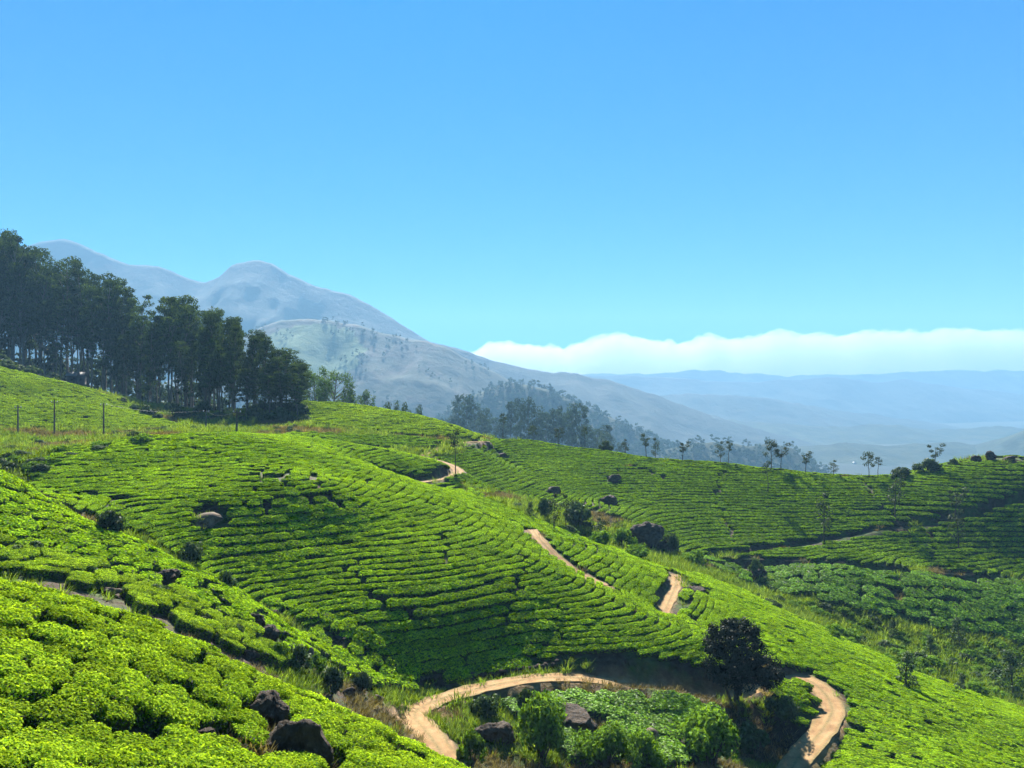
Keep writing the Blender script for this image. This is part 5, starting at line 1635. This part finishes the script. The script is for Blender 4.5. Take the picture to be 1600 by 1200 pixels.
# --- houses in the valley
HS = [(1205,672,1700,'tiny white house far down the hazy valley, left of centre','white'),
      (1318,702,1150,'white roofed house in the valley above the dip of the skyline','tin'),
      (1308,698,1180,'small white house beside the white roofed one in the valley','white'),
      (1572,670,1450,'tiny pale house at the far right of the valley','white'),
      (1527,707,1150,'tiny white house low at the right of the valley','white'),
      (1335,725,900,'faint pale house just above the far hill dip','white'),
      (934,688,395,'pale tin-roofed house between the trees of the hazy wood','tin'),
      (948,690,402,'second smaller pale house in the hazy wood','tin'),
      (998,709,250,'low white shed at the end of the hazy wood','white')]
for i, (px_, py_, Y, lab, mm) in enumerate(HS):
    X = (px_ - 800) / F * Y
    z = -(py_ - 600) / F * Y
    g_ = float(Zat(np.array([X]), np.array([Y]))[0])
    lim = 60 if Y > 500 else 12
    # walk along the sight line to where the ground is met
    ys2 = np.arange(Y * 0.6, Y * 2.2, 4.0)
    gz_ = Zat((px_ - 800) / F * ys2, ys2); k = np.where(gz_ >= -(py_ - 600) / F * ys2)[0]
    if len(k) and Y > 500:
        Y = float(ys2[k[0]]); X = (px_ - 800) / F * Y; z = float(gz_[k[0]])
    elif Y <= 500:
        z = g_
    s = 0.5 if Y > 500 else 0.45
    house('house', (X, Y, z), 13 * s, 9 * s, 5 * s, 2.2 * s, 0.3 * i, M['white'], M['tin'] if mm == 'tin' else M['white'], lab)

# ------------------------------------------------------------------ cloud bank behind the ridges
m, nt, out = mat('cloud')
cv_ = N(nt, "ShaderNodeVolumePrincipled")
cv_.inputs['Color'].default_value = (0.86, 0.85, 0.84, 1); cv_.inputs['Density'].default_value = 0.0035; cv_.inputs['Anisotropy'].default_value = 0.35
nt.links.new(cv_.outputs[0], out.inputs['Volume'])
M['cloud'] = m
CY_ = 6800.0
top_px = [690, 720, 760, 820, 860, 900, 930, 960, 990, 1030, 1070, 1100, 1130, 1170, 1210, 1250, 1300, 1350, 1400, 1450, 1500, 1560, 1600, 1700, 1900, 2300]
top_py = [548, 540, 532, 533, 540, 537, 530, 522, 526, 531, 533, 525, 522, 530, 520, 522, 520, 512, 518, 516, 511, 514, 516, 512, 520, 530]
nx_, nu = 900, 96
cx_ = np.linspace(705, 2300, nx_); u_ = np.linspace(0, 2 * math.pi, nu, endpoint=False)
TH, PXc = np.meshgrid(u_, cx_, indexing='ij')
tops = np.interp(cx_, top_px, top_py); kk = np.hanning(15); kk /= kk.sum()
tops = np.convolve(np.pad(tops, 7, mode='edge'), kk, 'valid')
TOP = np.broadcast_to((596 - tops) / F * CY_, TH.shape)
BOT = -60.0
endf = np.clip((PXc - 700) / 60, 0.02, 1) ** 0.5 * np.clip((2305 - PXc) / 60, 0.02, 1) ** 0.5
MID = BOT + (TOP - BOT) * 0.35
sn, cs = np.sin(TH), np.cos(TH)
Xc = (PXc - 800) / F * CY_
Yc_ = CY_ - np.sign(cs) * np.abs(cs) ** 0.7 * 330.0 * endf
Zc = MID + np.where(sn > 0, (TOP - MID), (MID - BOT)) * np.sign(sn) * np.abs(sn) ** 0.7 * endf
def bil(sc_, sd): return np.abs(vnoise(Xc / sc_ + 3.1 * sd, (Yc_ * 0.8 + Zc * 1.4) / sc_ + 1.7 * sd, sd))
puff = 40 * (bil(420, 51) - 0.3) + 46 * (bil(190, 52) - 0.3) + 38 * (bil(85, 53) - 0.3) + 14 * (bil(38, 54) - 0.3)
puff = puff * endf
Zc = Zc + puff * np.maximum(sn, -0.1)
Yc_ = Yc_ - puff * cs
V = np.stack([Xc, Yc_, Zc], -1)
i_, j_ = np.meshgrid(np.arange(nu), np.arange(nx_ - 1), indexing='ij')
q_ = np.stack([i_ * nx_ + j_, i_ * nx_ + j_ + 1, ((i_ + 1) % nu) * nx_ + j_ + 1, ((i_ + 1) % nu) * nx_ + j_], -1).reshape(-1, 4)
Vf = np.vstack([V.reshape(-1, 3), V[:, 0].mean(0)[None], V[:, -1].mean(0)[None]])
e0 = nu * nx_
caps = []
for i in range(nu):
    k2 = (i + 1) % nu
    caps.append((i * nx_, k2 * nx_, e0, e0)); caps.append((k2 * nx_ + nx_ - 1, i * nx_ + nx_ - 1, e0 + 1, e0 + 1))
caps = np.array(caps)[:, :3]
o = obj('clouds', mesh_np('clouds', Vf, [q_, caps], [M['cloud']], smooth_shade=True))
tag(o, 'low white cloud bank lying along the right horizon', 'cloud', kind='stuff')

# ------------------------------------------------------------------ haze
v, f = box_np(-5060, 5060, -5060, 5060, -230, 425)
m, nt, out = mat('haze_air')
pv_ = N(nt, "ShaderNodeVolumePrincipled")
pv_.inputs['Color'].default_value = (0.235, 0.48, 0.74, 1)
pv_.inputs['Density'].default_value = 0.00027
pv_.inputs['Anisotropy'].default_value = 0.08
nt.links.new(pv_.outputs[0], out.inputs['Volume'])
gz = Geo(); gz.add(v, f)
o = obj('haze', gz.mesh('haze', m, False))
tag(o, 'pale blue haze filling the valley air', 'haze', kind='stuff')
